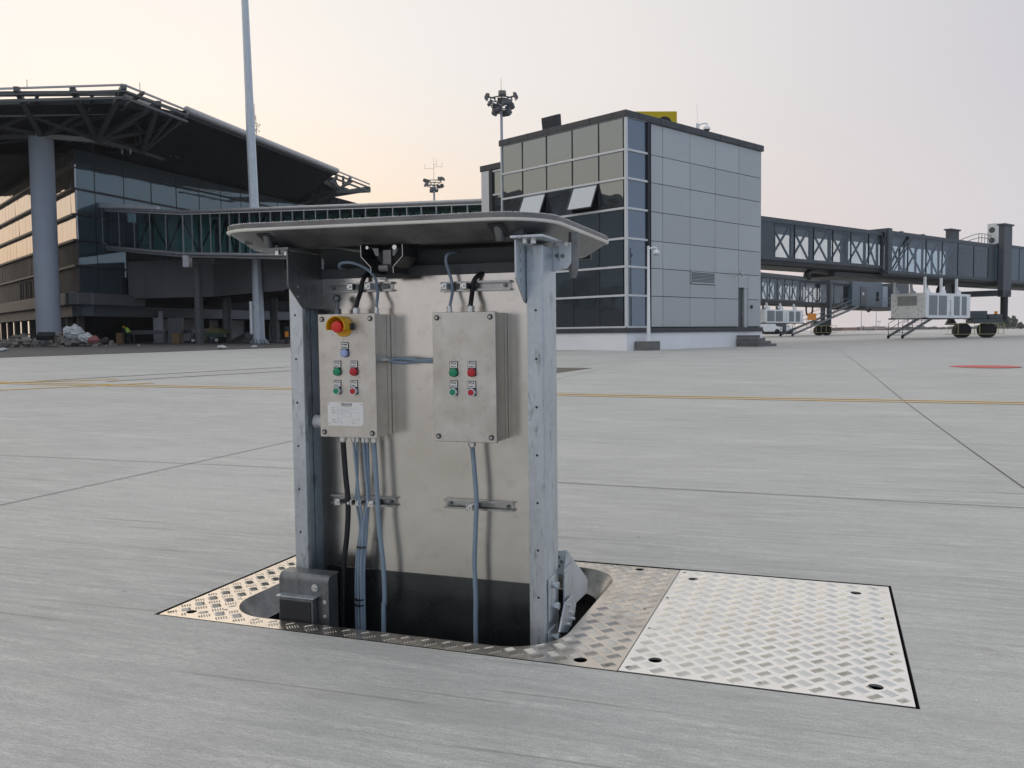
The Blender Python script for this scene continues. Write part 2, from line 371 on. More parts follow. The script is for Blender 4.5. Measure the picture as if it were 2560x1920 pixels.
def mk_glass(name, body, tint, f0, rough=.03, wav=.0):
    m = MT(name); d = m.n('ShaderNodeBsdfPrincipled'); d.inputs['Base Color'].default_value = (*body, 1); d.inputs['Roughness'].default_value = .6
    g = m.n('ShaderNodeBsdfGlossy'); g.inputs['Color'].default_value = (*tint, 1); g.inputs['Roughness'].default_value = rough
    if wav:
        bp = m.n('ShaderNodeBump'); bp.inputs['Strength'].default_value = wav; bp.inputs['Distance'].default_value = .05; m.l(m.noise(.55, 2), bp.inputs['Height']); m.l(bp.outputs[0], g.inputs['Normal'])
    fr = m.n('ShaderNodeFresnel'); fr.inputs[0].default_value = 1.5
    mp = m.rng(fr.outputs[0], 0, 1, f0, 1); x = m.n('ShaderNodeMixShader'); m.l(mp, x.inputs[0]); m.l(d.outputs[0], x.inputs[1]); m.l(g.outputs[0], x.inputs[2]); m.l(x.outputs[0], m.out.inputs[0]); return m.m
M['glass_node'] = mk_glass('grey_coated_glass', (.015, .022, .026), (.70, .78, .80), .27, .02, .3)
M['glass_blue'] = mk_glass('blue_grey_glass', (.03, .05, .07), (.60, .68, .75), .30, .03, .08)
M['glass_open'] = mk_glass('open_casement_glass', (.20, .23, .26), (.85, .90, .95), .35, .05)
M['glass_term'] = mk_glass('teal_terminal_glass', (.022, .048, .058), (.55, .70, .75), .16, .03, .15)
M['glass_warm'] = mk_glass('bronze_terminal_glass', (.05, .045, .04), (.92, .84, .78), .62, .02, .4)
def mk_pane(name, tint, f0=.08, alpha=0.):
    m = MT(name); t = m.n('ShaderNodeBsdfTransparent'); t.inputs[0].default_value = (*tint, 1)
    g = m.n('ShaderNodeBsdfGlossy'); g.inputs['Roughness'].default_value = .03; g.inputs['Color'].default_value = (.9, .95, 1, 1)
    fr = m.n('ShaderNodeFresnel'); fr.inputs[0].default_value = 1.45
    x = m.n('ShaderNodeMixShader'); m.l(m.rng(fr.outputs[0], 0, 1, f0, 1), x.inputs[0]); m.l(t.outputs[0], x.inputs[1]); m.l(g.outputs[0], x.inputs[2]); m.l(x.outputs[0], m.out.inputs[0]); return m.m
M['pane_clear'] = mk_pane('clear_bridge_pane', (.80, .86, .88), .03)
M['pane_blue'] = mk_pane('blue_tinted_pane', (.66, .77, .84), .05)
M['pane_teal'] = mk_pane('teal_gallery_pane', (.42, .62, .62), .03)
M['teal_lining'] = simple('teal_lining', (.30, .56, .53), .6, 0, .35, .5)

# ---------------------------------------------------------------- ground
A = CAM + ray(397, 1533.4) * (-1.0 / ray(397, 1533.4).z)        # front left corner of the pit frame
KF = Frame(A, -TH)
def kt(u, v, t): return KF.px(u * 1.1573, v * 1.1573, 'y', t)      # photo point (2212 px scale) on the plane t
hole = [(-.010, -.014), (2.516, -.016), (2.516, 1.170), (-.010, 1.170)]
hw = [KF.w(x, y) for x, y in hole]
g = MB()
outer = [(-300, -60), (300, -60), (300, 6), (-300, 6)]
g.add([(p.x, p.y, 0) for p in hw] + [(x, y, 0) for x, y in outer], [(0, 1, 5, 4), (1, 2, 6, 5), (2, 3, 7, 6), (3, 0, 4, 7)])
xs = [-300, -200, -140, -100] + list(range(-80, 81, 4)) + [100, 140, 200, 300]
ys = [6 + .5 * i for i in range(9)] + list(range(11, 24)) + list(range(26, 96, 4)) + [95, 110, 130, 160, 220]
ys = sorted(set(ys))
gv = [(x, y, gz(x, y)) for y in ys for x in xs]; nx = len(xs)
g.add(gv, [(j * nx + i, j * nx + i + 1, (j + 1) * nx + i + 1, (j + 1) * nx + i) for j in range(len(ys) - 1) for i in range(nx - 1)])
zf = lambda x: gz(x, 220)
g.add([(-300, 220, zf(-300)), (300, 220, zf(300)), (2500, 2500, .3), (-2500, 2500, .3)], [(0, 1, 2, 3)])
g.add([(-300, -60, 0), (-300, 6, 0), (-2500, 6, 0), (-2500, -60, 0)], [(0, 1, 2, 3)]); g.add([(300, -60, 0), (300, 6, 0), (2500, 6, 0), (2500, -60, 0)], [(0, 1, 2, 3)])
g.add([(-300, 6, 0), (-300, 220, zf(-300)), (-2500, 2500, .3), (-2500, 6, 0)], [(0, 1, 2), (0, 2, 3)]); g.add([(300, 6, 0), (300, 220, zf(300)), (2500, 2500, .3), (2500, 6, 0)], [(0, 1, 2), (0, 2, 3)])
tag(g.build('ground', M['concrete'], fix=False), kind='structure')
# slab edge going down round the pit
g = MB()
for i in range(4):
    a, b = hw[i], hw[(i + 1) % 4]; g.add([(a.x, a.y, 0), (b.x, b.y, 0), (b.x, b.y, -1.6), (a.x, a.y, -1.6)], [(0, 1, 2, 3)])
g.add([(p.x, p.y, -1.6) for p in hw], [(0, 1, 2, 3)])
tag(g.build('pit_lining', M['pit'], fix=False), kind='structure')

def strip(mb, a, b, w, off=.004, step=1.0, w2=None):
    a = Vector((a[0], a[1], 0)); b = Vector((b[0], b[1], 0)); d = (b - a); L = d.length; d.normalize(); n = Vector((-d.y, d.x, 0)); k = max(1, int(L / step)); vs = []
    for i in range(k + 1):
        p = a + d * L * i / k; ww = w + ((w2 or w) - w) * i / k
        for s_ in (-.5, .5): q = p + n * ww * s_; vs.append((q.x, q.y, gz(q.x, q.y) + off))
    mb.add(vs, [(2 * i, 2 * i + 1, 2 * i + 3, 2 * i + 2) for i in range(k)])
def ext(a, b, k0, k1):
    a = Vector(a); b = Vector(b); return a + (b - a) * k0, a + (b - a) * k1
jn = MB()
for a, b, w in (((.284, 5.806), (2.837, 4.807), .009), ((-4.525, 7.669), (-1.774, 6.862), .007)):
    pass
strip(jn, (-30.5, 16.2), (-2.1, 6.72), .008); strip(jn, (-2.1, 6.72), (.284, 5.806), .008); strip(jn, (.284, 5.806), (20, -1.9), .010)
strip(jn, *ext((-3.097, 5.224), (-2.115, 8.2), -2.5, 9), .010)
strip(jn, (3.191, 5.411), (5.313, 11.785), .009); strip(jn, (5.313, 11.785), (13.744, 36.73), .010); strip(jn, (3.191, 5.411), (.5, -2.7), .008)
strip(jn, (-1.5, 14.0), (8.5, 41), .012)
strip(jn, (-12.6, 24.5), (2.0, 19.2), .01); strip(jn, (2, 19.2), (16, 14.2), .012)
tag(jn.build('slab_joint', M['tar'], fix=False), kind='structure')
y_ = MB()
strip(y_, (-16, 19.7), (-3.9, 15.2), .085, .006); strip(y_, (-16, 20.05), (-3.9, 15.52), .08, .006)
strip(y_, (-3.9, 15.2), (.645, 13.43), .085, .006); strip(y_, (-3.9, 15.52), (.645, 13.75), .08, .006)
strip(y_, (.645, 13.43), (14, 8.5), .085, .006); strip(y_, (.645, 13.75), (14, 8.82), .08, .006)
strip(y_, (-13.2, 16.6), (-8.4, 18.6), .16, .008); strip(y_, (-9.4, 15.6), (-7.1, 17.3), .12, .0075)
tag(y_.build('yellow_apron_line', M['yellow_line'], fix=False), kind='structure')
y_ = MB()
strip(y_, (-8.3, 17.9), (-3.2, 25.2), .20, .005); strip(y_, (-9.9, 18.2), (-4.2, 27.3), .16, .0055)
tag(y_.build('tyre_mark', M['rubber_mark'], fix=False), kind='structure')
y_ = MB(); n = 36
y_.add([(11.16 + .74 * math.cos(2 * math.pi * i / n), 20.6 + .80 * math.sin(2 * math.pi * i / n), gz(11.35, 20.6) + .008) for i in range(n)], [tuple(range(n))])
tag(y_.build('red_painted_spot', M['red_paint'], fix=False), kind='structure')
y_ = MB()
y_.add([(x, y, gz(x, y) + .006) for x, y in ((-.9, 20.6), (.93, 19.4), (2.0, 21.7), (-.2, 22.8))], [(0, 1, 2, 3)])
tag(y_.build('dark_apron_patch', simple('tarry_patch', (.13, .12, .10), .8, 0, .3, 5), fix=False), kind='structure')
# dark asphalt band in front of the terminal
y_ = MB(); e0 = Vector((-21.01, 35.9)); ed = Vector((.434, .901)); en = Vector((-.901, .434)); vs = []
rows = [-40 + 4 * i for i in range(40)]; cols = [0, .5, 2, 4, 8, 12, 16, 24, 34, 46, 60, 80, 110, 160]
for k in rows:
    for c in cols: p = e0 + ed * k + en * c; vs.append((p.x, p.y, gz(p.x, p.y) + .010))
nc = len(cols)
y_.add(vs, [(j * nc + i, j * nc + i + 1, (j + 1) * nc + i + 1, (j + 1) * nc + i) for j in range(len(rows) - 1) for i in range(nc - 1)])
tag(y_.build('service_road', M['asphalt'], fix=False), kind='structure')

# ---------------------------------------------------------------- pit frame with tread plate
OPEN = rrect(.186, 1.470, .082, 1.080, .20, 10)
def inside_rr(x, y, m, box=(.186, 1.470, .082, 1.080), r=.20):
    x0, x1, y0, y1 = box; x0 -= m; x1 += m; y0 -= m; y1 += m; r += m
    if not (x0 < x < x1 and y0 < y < y1): return False
    cx = min(max(x, x0 + r), x1 - r); cy = min(max(y, y0 + r), y1 - r); return (x - cx) ** 2 + (y - cy) ** 2 < r * r
def tread(mb, x0, x1, y0, y1, z, skip):
    mb.cur = 1
    P = .0745; i0 = int(x0 / P) - 2
    for i in range(i0, int(x1 / P) + 3):
        for j in range(-2, int(y1 / P) + 3):
            for k in (0, 1):
                cx = .024 + (i + .5 * k) * P; cy = .035 + (j + .5 * k) * P
                ang = R(45) if k else R(-45)
                d = (math.cos(ang), math.sin(ang)); n = (-d[1], d[0])
                for b in range(5):
                    o = (b - 2) * .0088; bx = cx + n[0] * o; by = cy + n[1] * o; L = .0192 + rnd.uniform(-.0008, .0008); W = .0029; H = .0026
                    e = [(bx + d[0] * L * s_, by + d[1] * L * s_) for s_ in (-1, 1)]
                    if any(not (x0 + .002 < p[0] < x1 - .002 and y0 + .002 < p[1] < y1 - .002) or skip(p[0], p[1]) for p in e): continue
                    v = [(e[0][0], e[0][1], z), (e[1][0], e[1][1], z)]
                    for s_ in (-.55, .55):
                        c = (bx + d[0] * L * s_, by + d[1] * L * s_)
                        v += [(c[0] - n[0] * W, c[1] - n[1] * W, z), (c[0], c[1], z + H), (c[0] + n[0] * W, c[1] + n[1] * W, z)]
                    mb.add(v, [(0, 2, 3), (0, 3, 4), (1, 6, 5), (1, 7, 6), (2, 5, 6, 3), (3, 6, 7, 4)])
ZP = -.003
pf = tag(KF.root('pit_frame'), 'worn aluminium tread plate frame around the open service pit', 'pit frame')
fh = [(.095, .060, .019), (1.571, .050, .021), (1.535, 1.120, .018), (.09, 1.115, .018)]
mb = MB(); mb.plate([(0, 0), (1.697, 0), (1.697, 1.160), (0, 1.160)], [OPEN] + [circ(x, y, r) for x, y, r in fh], ZP - .006, ZP)
tread(mb, 0, 1.697, 0, 1.16, ZP, lambda x, y: inside_rr(x, y, .006) or any((x - a) ** 2 + (y - b) ** 2 < (r + .003) ** 2 for a, b, r in fh))
mb.build('tread_plate', [M['alu_frame'], M['stud_frame']], pf, fix=False)
mb = MB()
def ring(inset, z, box=(.186, 1.470, .082, 1.080), r=.20, n=10): return [(p[0], p[1], z) for p in rrect(box[0] + inset, box[1] - inset, box[2] + inset, box[3] - inset, max(r - inset * .6, .02), n)]
mb.loft([ring(-.001, ZP - .001), ring(.004, ZP - .004), ring(.055, -.085), ring(.062, -.088), ring(.062, -.12)])
mb.build('collar', M['collar'], pf, smooth=35, fix=False)
mb = MB()
for x, y, r in fh: mb = MB(); mb.cyl((x, y, ZP - .03), (x, y, ZP - .029), r * 1.1, n=18); mb.cyl((x, y, ZP - .03), (x, y, ZP - .018), r * .5, n=6); mb.build('recessed_bolt', M['pit'], pf)
mb = MB()
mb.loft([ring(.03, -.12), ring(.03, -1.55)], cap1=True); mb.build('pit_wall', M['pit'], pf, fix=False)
# countersunk screws of the frame
mb = MB()
for x, y in [(.024, .035), (.62, .022), (1.12, .022), (1.66, .035), (1.66, .6), (1.66, 1.1), (.17, .40), (.20, .12), (.78, 1.14), (.03, .62), (.03, 1.12)]:
    mb = MB(); mb.cyl((x, y, ZP), (x, y, ZP + .0012), .006, n=12); mb.build('countersunk_screw', M['galv_dark'], pf)
# ---- latch housing in the left front of the opening
lh = MB(); X0, X1, Y0, Y1 = .365, .585, .130, .200
prof = [(Y0, -.20), (Y0, .132)] + [(Y0 + .025 - .025 * math.cos(R(a)), .132 + .022 * math.sin(R(a))) for a in (20, 45, 70, 90)] + [(Y1, .156), (Y1, .148), (Y0 + .025, .146), (Y0 + .009, .130), (Y0 + .009, -.20)]
X0, X1 = .428, .632
lh.prism(prof, 'x', X0, X1)
lh.prism([(Y0 + .01, -.2), (Y0 + .01, .125), (Y0 + .03, .145), (Y1, .145), (Y1, -.2)], 'x', X1 - .012, X1 - .004)
LH = lh.build('latch_housing', M['galv_dark'], pf, bevel=.0015)
mb = MB(); mb.box(.446, .588, .098, .128, -.2, .078); mb.build('latch_cover', M['galv_dark'], LH, bevel=.004)
mb = MB(); mb.box(.453, .580, .0945, .0975, -.2, .066); mb.build('cover_plate', M['black_steel'], LH, bevel=.004)
mb = MB(); mb.box(.440, .595, .091, .130, .079, .082); mb.build('cover_hood', M['galv'], LH, bevel=.001)
mb = MB()
for z in (.072, .012, -.045): pass
mb.cyl((.578, Y0, .110), (.578, Y0 - .004, .110), .013, n=20); mb.cyl((.578, Y0 - .003, .110), (.578, Y0 - .012, .110), .0085, n=6)
mb.build('hex_bolt', M['zinc_screw'], LH, smooth=30)
for z in (.062, .010):
    mb = MB(); mb.cyl((.616, Y0, z), (.616, Y0 - .002, z), .0075, n=18); mb.cyl((.616, Y0 - .002, z), (.616, Y0 - .004, z), .0045, n=6); mb.build('socket_screw', M['zinc_screw'], LH)
mb = MB(); mb.cyl((.30, .17, -.075), (.40, .17, -.075), .014, n=12); mb.box(.24, .40, .20, .23, -.2, -.10); mb.build('latch_bar', M['galv_dark'], LH)
# ---- hinge arm at the right rear of the opening
def sp_(u, v, x): q = KF.px(1380 + u * .16275, 1350 + v * .16275, 'x', x); return (q.y, q.z)
ha = MB(); ha.prism([sp_(*p, 1.432) for p in ((330, 345), (440, 440), (548, 600), (546, 800), (375, 965), (300, 1330), (195, 1330), (195, 470), (225, 425))], 'x', 1.426, 1.432)
HA = ha.build('hinge_arm', M['galv'], pf, bevel=.001)
mb = MB(); mb.prism([sp_(*p, 1.425) for p in ((235, 158), (345, 320), (400, 400), (215, 560), (195, 530))], 'x', 1.419, 1.425); mb.build('side_plate', M['galv'], HA, bevel=.001)
tF = sp_(235, 158, 1.425)[0] - .003
def fp_(u, v): q = KF.px(1380 + u * .16275, 1350 + v * .16275, 'y', tF); return (q.x, q.z)
mb = MB(); mb.prism([fp_(*p) for p in ((62, 185), (90, 165), (235, 158), (200, 532), (60, 524))], 'y', tF, tF + .005); mb.build('front_plate', M['mast_galv'], HA, bevel=.001)
lp_ = [sp_(*p, 1.445) for p in ((325, 848), (352, 885), (372, 985), (345, 1180), (240, 1420), (120, 1420), (165, 1170), (208, 965))]
mb = MB(); mb.prism(lp_, 'x', 1.439, 1.445); mb.build('link_plate', M['galv'], HA, bevel=.001)
for u, v in ((255, 1005), (290, 1112), (322, 1208), (250, 1295)):
    y, z = sp_(u, v, 1.446); mb = MB(); mb.cyl((1.445, y, z), (1.454, y, z), .0055, n=6); mb.build('hex_bolt', M['zinc_screw'], HA)
for u, v in ((105, 265), (145, 335), (105, 400)):
    x, z = fp_(u, v); mb = MB(); mb.cyl((x, tF, z), (x, tF - .0015, z), .0058, n=14); mb.cur = 1; mb.cyl((x, tF - .001, z), (x, tF - .0022, z), .0026, n=10); mb.build('rivet', [M['collar'], M['galv']], HA)

# ---- cover plate on the right
cp = tag(KF.root('cover_plate'), 'bright aluminium tread plate cover lying flush beside the pit opening', 'cover plate')
ch = [(1.789, .118, .021), (1.770, 1.040, .020), (2.385, 1.037, .020), (2.413, .111, .021)]
mb = MB(); mb.plate([(1.7005, .001), (2.506, .001), (2.506, 1.160), (1.7005, 1.160)], [circ(x, y, r) for x, y, r in ch], ZP - .006, ZP + .001)
tread(mb, 1.7005, 2.506, .001, 1.16, ZP + .001, lambda x, y: any((x - a) ** 2 + (y - b) ** 2 < (r + .003) ** 2 for a, b, r in ch))
mb.build('tread_plate', [M['alu_cover'], M['stud_cover']], cp, fix=False)
mb = MB()
for x, y, r in ch: mb = MB(); mb.cyl((x, y, -.034), (x, y, -.033), r * 1.1, n=18); mb.cyl((x, y, -.033), (x, y, -.018), r * .5, n=6); mb.build('recessed_bolt', M['pit'], cp)
mb = MB()
for x, y in [(1.723, .037), (2.102, .036), (2.481, .029), (2.471, .391), (2.463, .751), (2.451, 1.119), (2.074, 1.124), (1.692 + .03, 1.129), (1.715, .757), (1.718, .399)]:
    mb = MB(); mb.cyl((x, y, ZP + .001), (x, y, ZP + .0022), .006, n=12); mb.build('countersunk_screw', M['galv_dark'], cp)

# ---------------------------------------------------------------- pop-up kiosk
kr = tag(KF.root('pop_up_kiosk'), 'raised steel pit kiosk with two control boxes under a flat lid', 'service kiosk')
TF, TB = .200, .320                # front of the posts, face of the back panel
# posts: folded channels, the open side towards the panel
def post(x0, x1, inner):
    mb = MB(); w = .006
    zb, zt = -1.2, 1.285
    mb.box(x0, x1, TF, TF + w, zb, zt)                         # front flange
    xo = x0 if inner > 0 else x1
    if inner > 0: mb.box(x0, x0 + w, TF + w, TB + .03, zb, zt)
    else: mb.box(x1 - w, x1, TF + w, TB + .03, zb, zt)
    if inner > 0: mb.box(x1 - w, x1, TF + w, TF + .022, zb, zt); mb.box(x0 + w, x1 + .012, TB + .004, TB + .010, zb, zt)
    else: mb.box(x0, x0 + w, TF + w, TF + .022, zb, zt); mb.box(x0 - .012, x1 - w, TB + .004, TB + .010, zb, zt)
    P = mb.build('post', M['galv'], kr, bevel=.003, seg=2)
    zc = 1.075
    for k in range(8):
        h = MB(); z = zc - k * .1575; c = (x0 + x1) / 2 - inner * .004
        h.cyl((c, TF - .0006, z), (c, TF + .004, z), .0042, n=16); h.build('bolt_hole', M['pit'], P)
    return P
PL = post(.453, .508, 1); PR = post(1.356, 1.411, -1)
for z in (.155, .085, -.02):
    mb = MB(); mb.cyl((1.411, .27, z), (1.437, .27, z), .0085, n=16); mb.cyl((1.425, .27, z), (1.437, .27, z), .0125, n=6); mb.build('side_bolt', M['galv'], PR, smooth=30)
mb = MB(); mb.box(1.4115, 1.4165, .225, .30, .04, .185); mb.build('splice_plate', M['galv'], PR, bevel=.003)
mb = MB(); mb.box(1.4115, 1.4165, .215, .30, -.12, .012); mb.build('splice_plate', M['galv'], PR, bevel=.003)
mb = MB(); mb.box(.496, 1.368, TB, TB + .003, -1.2, 1.208); mb.build('back_panel', M['stainless_panel'], kr)
mb = MB(); mb.box(.512, 1.352, TB - .003, TB - .0005, -1.2, .138); mb.build('lower_dark_band', M['lower_dark_band'], kr)  # dark band across the lower part of the back panel
mb = MB(); mb.box(.511, 1.353, TB - .002, TB + .030, 1.209, 1.245); mb.box(.511, 1.353, TB + .12, TB + .14, 1.245, 1.30); mb.build('top_crossbar', M['lid_dark'], kr, bevel=.002)
mb = MB(); mb.box(.515, 1.35, TB + .10, TB + .102, 1.272, 1.276); mb.build('inner_rail', M['galv'], kr)
mb = MB(); mb.box(.511, 1.31, TB + .03, TB + .06, 1.215, 1.30); mb.box(.53, 1.25, .40, .404, -1.2, 1.30); mb.build('rear_frame', M['lid_dark'], kr)
# gussets that carry the lid
def gusset(x, inner):
    mb = MB()
    poly = [(.108, 1.296), (.108, 1.175), (TF - .012, 1.105), (TF + .004, 1.098), (TB, 1.098), (TB, 1.296)]
    mb.prism(poly, 'x', x, x + .006)
    mb.box(x - .085 if inner > 0 else x - .008, x + .020 if inner > 0 else x + .10, .090, .30, 1.298, 1.306)      # foot plate under the lid
    G = mb.build('gusset', M['galv_dark'] if inner > 0 else M['galv'], kr, bevel=.0015)  # left plate darker than the right: its shade is put into the zinc colour
    for k in range(4):
        s_ = MB(); s_.box(x - .0004, x + .0064, .150, .1535, 1.262 - k * .030 - .006, 1.262 - k * .030 + .006) if inner < 0 else s_.cyl((x + .0055, .165, 1.242 - k * .034), (x + .0068, .165, 1.242 - k * .034), .0035, n=12)
        s_.build('slot' if inner < 0 else 'rivet', M['pit'] if inner < 0 else M['zinc_screw'], G)
    for dx, y in (((-.035, .11), (-.012, .13)) if inner > 0 else ((.028, .125), (.052, .135))):
        b = MB(); b.cyl((x + dx, y, 1.298), (x + dx, y, 1.283), .0095, n=6); b.build('hex_bolt', M['zinc_screw'], G)
    return G
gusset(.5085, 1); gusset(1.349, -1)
mb = MB(); mb.prism([(1.4115, 1.300), (1.475, 1.300), (1.475, 1.232), (1.462, 1.215), (1.4115, 1.205)], 'y', .315, .321); B_ = mb.build('side_bracket', M['galv'], kr, bevel=.001)
for x, z in ((1.432, 1.285), (1.463, 1.283)):
    b = MB(); b.cyl((x, .316, z + .01), (x, .298, z + .01), .007, n=6); b.build('hex_bolt', M['zinc_screw'], B_)
for x, z in ((1.425, 1.258), (1.445, 1.256)):
    b = MB(); b.cyl((x, .316, z), (x, .312, z), .007, n=16); b.build('washer', M['galv_dark'], B_)
# lid
LB = (.187, 1.455, .085, 1.080); ZL = 1.381
def lring(ins, z, r=.19): return [(p[0], p[1], z) for p in rrect(LB[0] + ins, LB[1] - ins, LB[2] + ins, LB[3] - ins, max(r - ins * .7, .03), 12)]
mb = MB(); mb.loft([lring(.004, ZL), lring(0, ZL - .003), lring(.0015, ZL - .017), lring(.006, ZL - .018), lring(.006, ZL - .026), lring(.010, ZL - .028), lring(.082, ZL - .079), lring(.088, ZL - .081), lring(.118, ZL - .081), lring(.120, ZL - .045)], cap0=True, cap1=True)
LID = mb.build('lid', M['lid_metal'], kr, smooth=30)
mb = MB(); mb.loft([lring(.003, ZL - .0172), lring(-.003, ZL - .019), lring(-.002, ZL - .0255), lring(.006, ZL - .028)]); mb.build('rubber_seal', M['seal'], LID, smooth=60)
# frosty grit along the rim of the lid
mb = MB(); pr = lring(.006, ZL)
for i in range(len(pr)):
    a = Vector(pr[i]); b = Vector(pr[(i + 1) % len(pr)]); k = max(1, int((b - a).length / .006))
    for j in range(k):
        p = a.lerp(b, (j + rnd.random()) / k); r = rnd.uniform(.0010, .0024)
        mb.add([(p.x - r, p.y - r, ZL), (p.x + r, p.y - r, ZL), (p.x + r, p.y + r, ZL), (p.x - r, p.y + r, ZL), (p.x, p.y, ZL + r)], [(0, 1, 4), (1, 2, 4), (2, 3, 4), (3, 0, 4)])
mb.build('frost_rim', M['plastic_white'], LID, fix=False)
mb = MB()
mb.box(.30, 1.36, .60, .66, 1.283, 1.335); mb.box(.30, 1.36, .16, .20, 1.315, 1.338); mb.box(.30, 1.36, 1.0, 1.03, 1.30, 1.335)
for x in (.55, 1.28): mb.box(x, x + .05, .17, 1.03, 1.312, 1.336)
mb.build('stiffener', M['lid_dark'], LID)
for u in (576, 1075):     # welded lift sockets in the sloping skirt
    p = kt(u, 510, .125)
    mb = MB(); mb.cyl((p.x, .125, 1.350), (p.x, .150, 1.300), .0165, .0155, n=20); s_ = mb.build('lift_socket', M['lid_metal'], LID, smooth=40)
    mb = MB(); mb.add([(p.x - .030, .1045, 1.3453), (p.x + .024, .1045, 1.3453), (p.x + .034, .155, 1.3095), (p.x - .014, .155, 1.3095)], [(0, 1, 2, 3)]); 
    mb.v = [(x, y - .0012, z - .0012) for x, y, z in mb.v]
    mb.build('socket_recess', M['pit'], LID, fix=False)
# locking pin under the right end
p = kt(1240, 570, .22)
mb = MB(); px_, py_ = 1.452, .40
pp = kt(1240, 560, .34); px_, py_ = pp.x, .34
mb.cyl((px_, py_, 1.335), (px_, py_, 1.215), .0175, .0175, n=14); mb.cyl((px_, py_, 1.215), (px_, py_, 1.185), .0175, .009, n=14)
mb.build('locking_pin', M['lid_metal'], LID, smooth=25)
lt = .0135; pv = Vector((1.455, 0, 1.38)); LID.rotation_euler = (0, lt, 0); LID.location = pv - Matrix.Rotation(lt, 3, 'Y') @ pv
# central lock
cl = MB(); tt = .16
def L_(u, v, t=tt): q = kt((880 + u * .10848) / 1.1573, (560 + v * .10848) / 1.1573, t); return (q.x, q.z)
for pts in ([(205, 490), (212, 755), (437, 1000), (443, 1130)], [(1160, 465), (1172, 730), (950, 985), (958, 1130)]):
    P = [L_(*p) for p in pts]; w = .0015
    for a, b in zip(P[:-1], P[1:]):
        d = Vector((b[0] - a[0], b[1] - a[1])).normalized(); n_ = (-d.y * w, d.x * w)
        cl.prism([(a[0] - n_[0], a[1] - n_[1]), (b[0] - n_[0], b[1] - n_[1]), (b[0] + n_[0], b[1] + n_[1]), (a[0] + n_[0], a[1] + n_[1])], 'y', tt, tt + .11)
CLK = cl.build('lock_housing', M['black_steel'], kr)
mb = MB()
for pts in ([(205, 490), (212, 755), (437, 1000), (443, 1130)], [(1160, 465), (1172, 730), (950, 985), (958, 1130)]):
    P = [L_(*p) for p in pts]
    for a, b in zip(P[:-1], P[1:]): mb.beam((a[0], tt - .0008, a[1]), (b[0], tt - .0008, b[1]), .0014, .0026, (0, 1, 0))
mb.build('plate_edge', M['zinc_screw'], CLK)
mb = MB(); a = L_(680, 600); b = L_(870, 960); mb.box(a[0], b[0], tt + .01, tt + .03, b[1] - .008, a[1]); mb.cyl((L_(610, 0)[0], tt + .005, L_(0, 1035)[1]), (L_(820, 0)[0], tt + .005, L_(0, 1035)[1]), .0125, n=18)
mb.build('lock_hook', M['lid_metal'], CLK, smooth=30)
mb = MB(); a = L_(470, 600); b = L_(600, 735); mb.prism([L_(450, 560), L_(590, 560), L_(600, 735), L_(530, 735)], 'y', tt + .005, tt + .009); mb.prism([L_(920, 560), L_(1050, 560), L_(960, 725), L_(920, 725)], 'y', tt + .005, tt + .009)
mb.build('lock_ear', M['galv_dark'], CLK)
for u, v, r in ((365, 550, .0055), (995, 535, .008)):
    q = L_(u, v); mb = MB(); mb.cyl((q[0], tt + .02, q[1]), (q[0], tt - .006, q[1]), r, n=14); mb.build('lock_bolt', M['zinc_screw'], CLK, smooth=30)
q0 = L_(205, 440); q1 = L_(1180, 440); mb = MB(); mb.box(q0[0], q1[0], tt, tt + .12, q0[1] - .004, 1.34); mb.box(L_(445, 0)[0], L_(950, 0)[0], tt + .095, tt + .105, L_(0, 1240)[1], q0[1])
mb.build('lock_bracket', M['black_steel'], CLK)
q0 = L_(580, 1235, TB - .01); q1 = L_(1070, 1260, TB - .01); mb = MB(); mb.box(q0[0], q1[0], TB - .012, TB - .002, q1[1], q0[1]); mb.build('striker_edge', M['galv'], CLK)

# ---- control boxes
BW, BH = .229, .437; BT0 = .1995
def control_box(s0, zb):
    mb = MB(); mb.box(s0 + .004, s0 + BW - .003, BT0 + .020, TB - .002, zb + .003, zb + BH - .003)
    B = mb.build('control_box', M['stainless'], kr, bevel=.002)
    mb = MB(); mb.box(s0, s0 + BW, BT0, BT0 + .017, zb, zb + BH); mb.build('box_door', M['stainless'], B, bevel=.0025, seg=3)
    mb = MB(); mb.box(s0 + .007, s0 + BW - .006, BT0 + .0165, BT0 + .021, zb + .006, zb + BH - .006); mb.box(s0 + BW - .0035, s0 + BW - .0027, BT0 + .088, BT0 + .0895, zb + .003, zb + BH - .003); mb.build('door_gasket', M['pit'], B)
    for x in (.017, BW - .019):
        for z in (.018, BH - .018):
            mb = MB(); mb.cyl((s0 + x, BT0, zb + z), (s0 + x, BT0 - .0022, zb + z), .0092, n=20); mb.cur = 1; mb.cyl((s0 + x, BT0 - .002, zb + z), (s0 + x, BT0 - .0062, zb + z), .0056, .0046, n=18)
            mb.cur = 0; mb.box(s0 + x - .0032, s0 + x + .0032, BT0 - .0066, BT0 - .006, zb + z - .0007, zb + z + .0007); mb.box(s0 + x - .0007, s0 + x + .0007, BT0 - .0066, BT0 - .006, zb + z - .0032, zb + z + .0032)
            mb.build('door_screw', [M['plastic_black'], M['zinc_screw']], B, smooth=30)
    return B
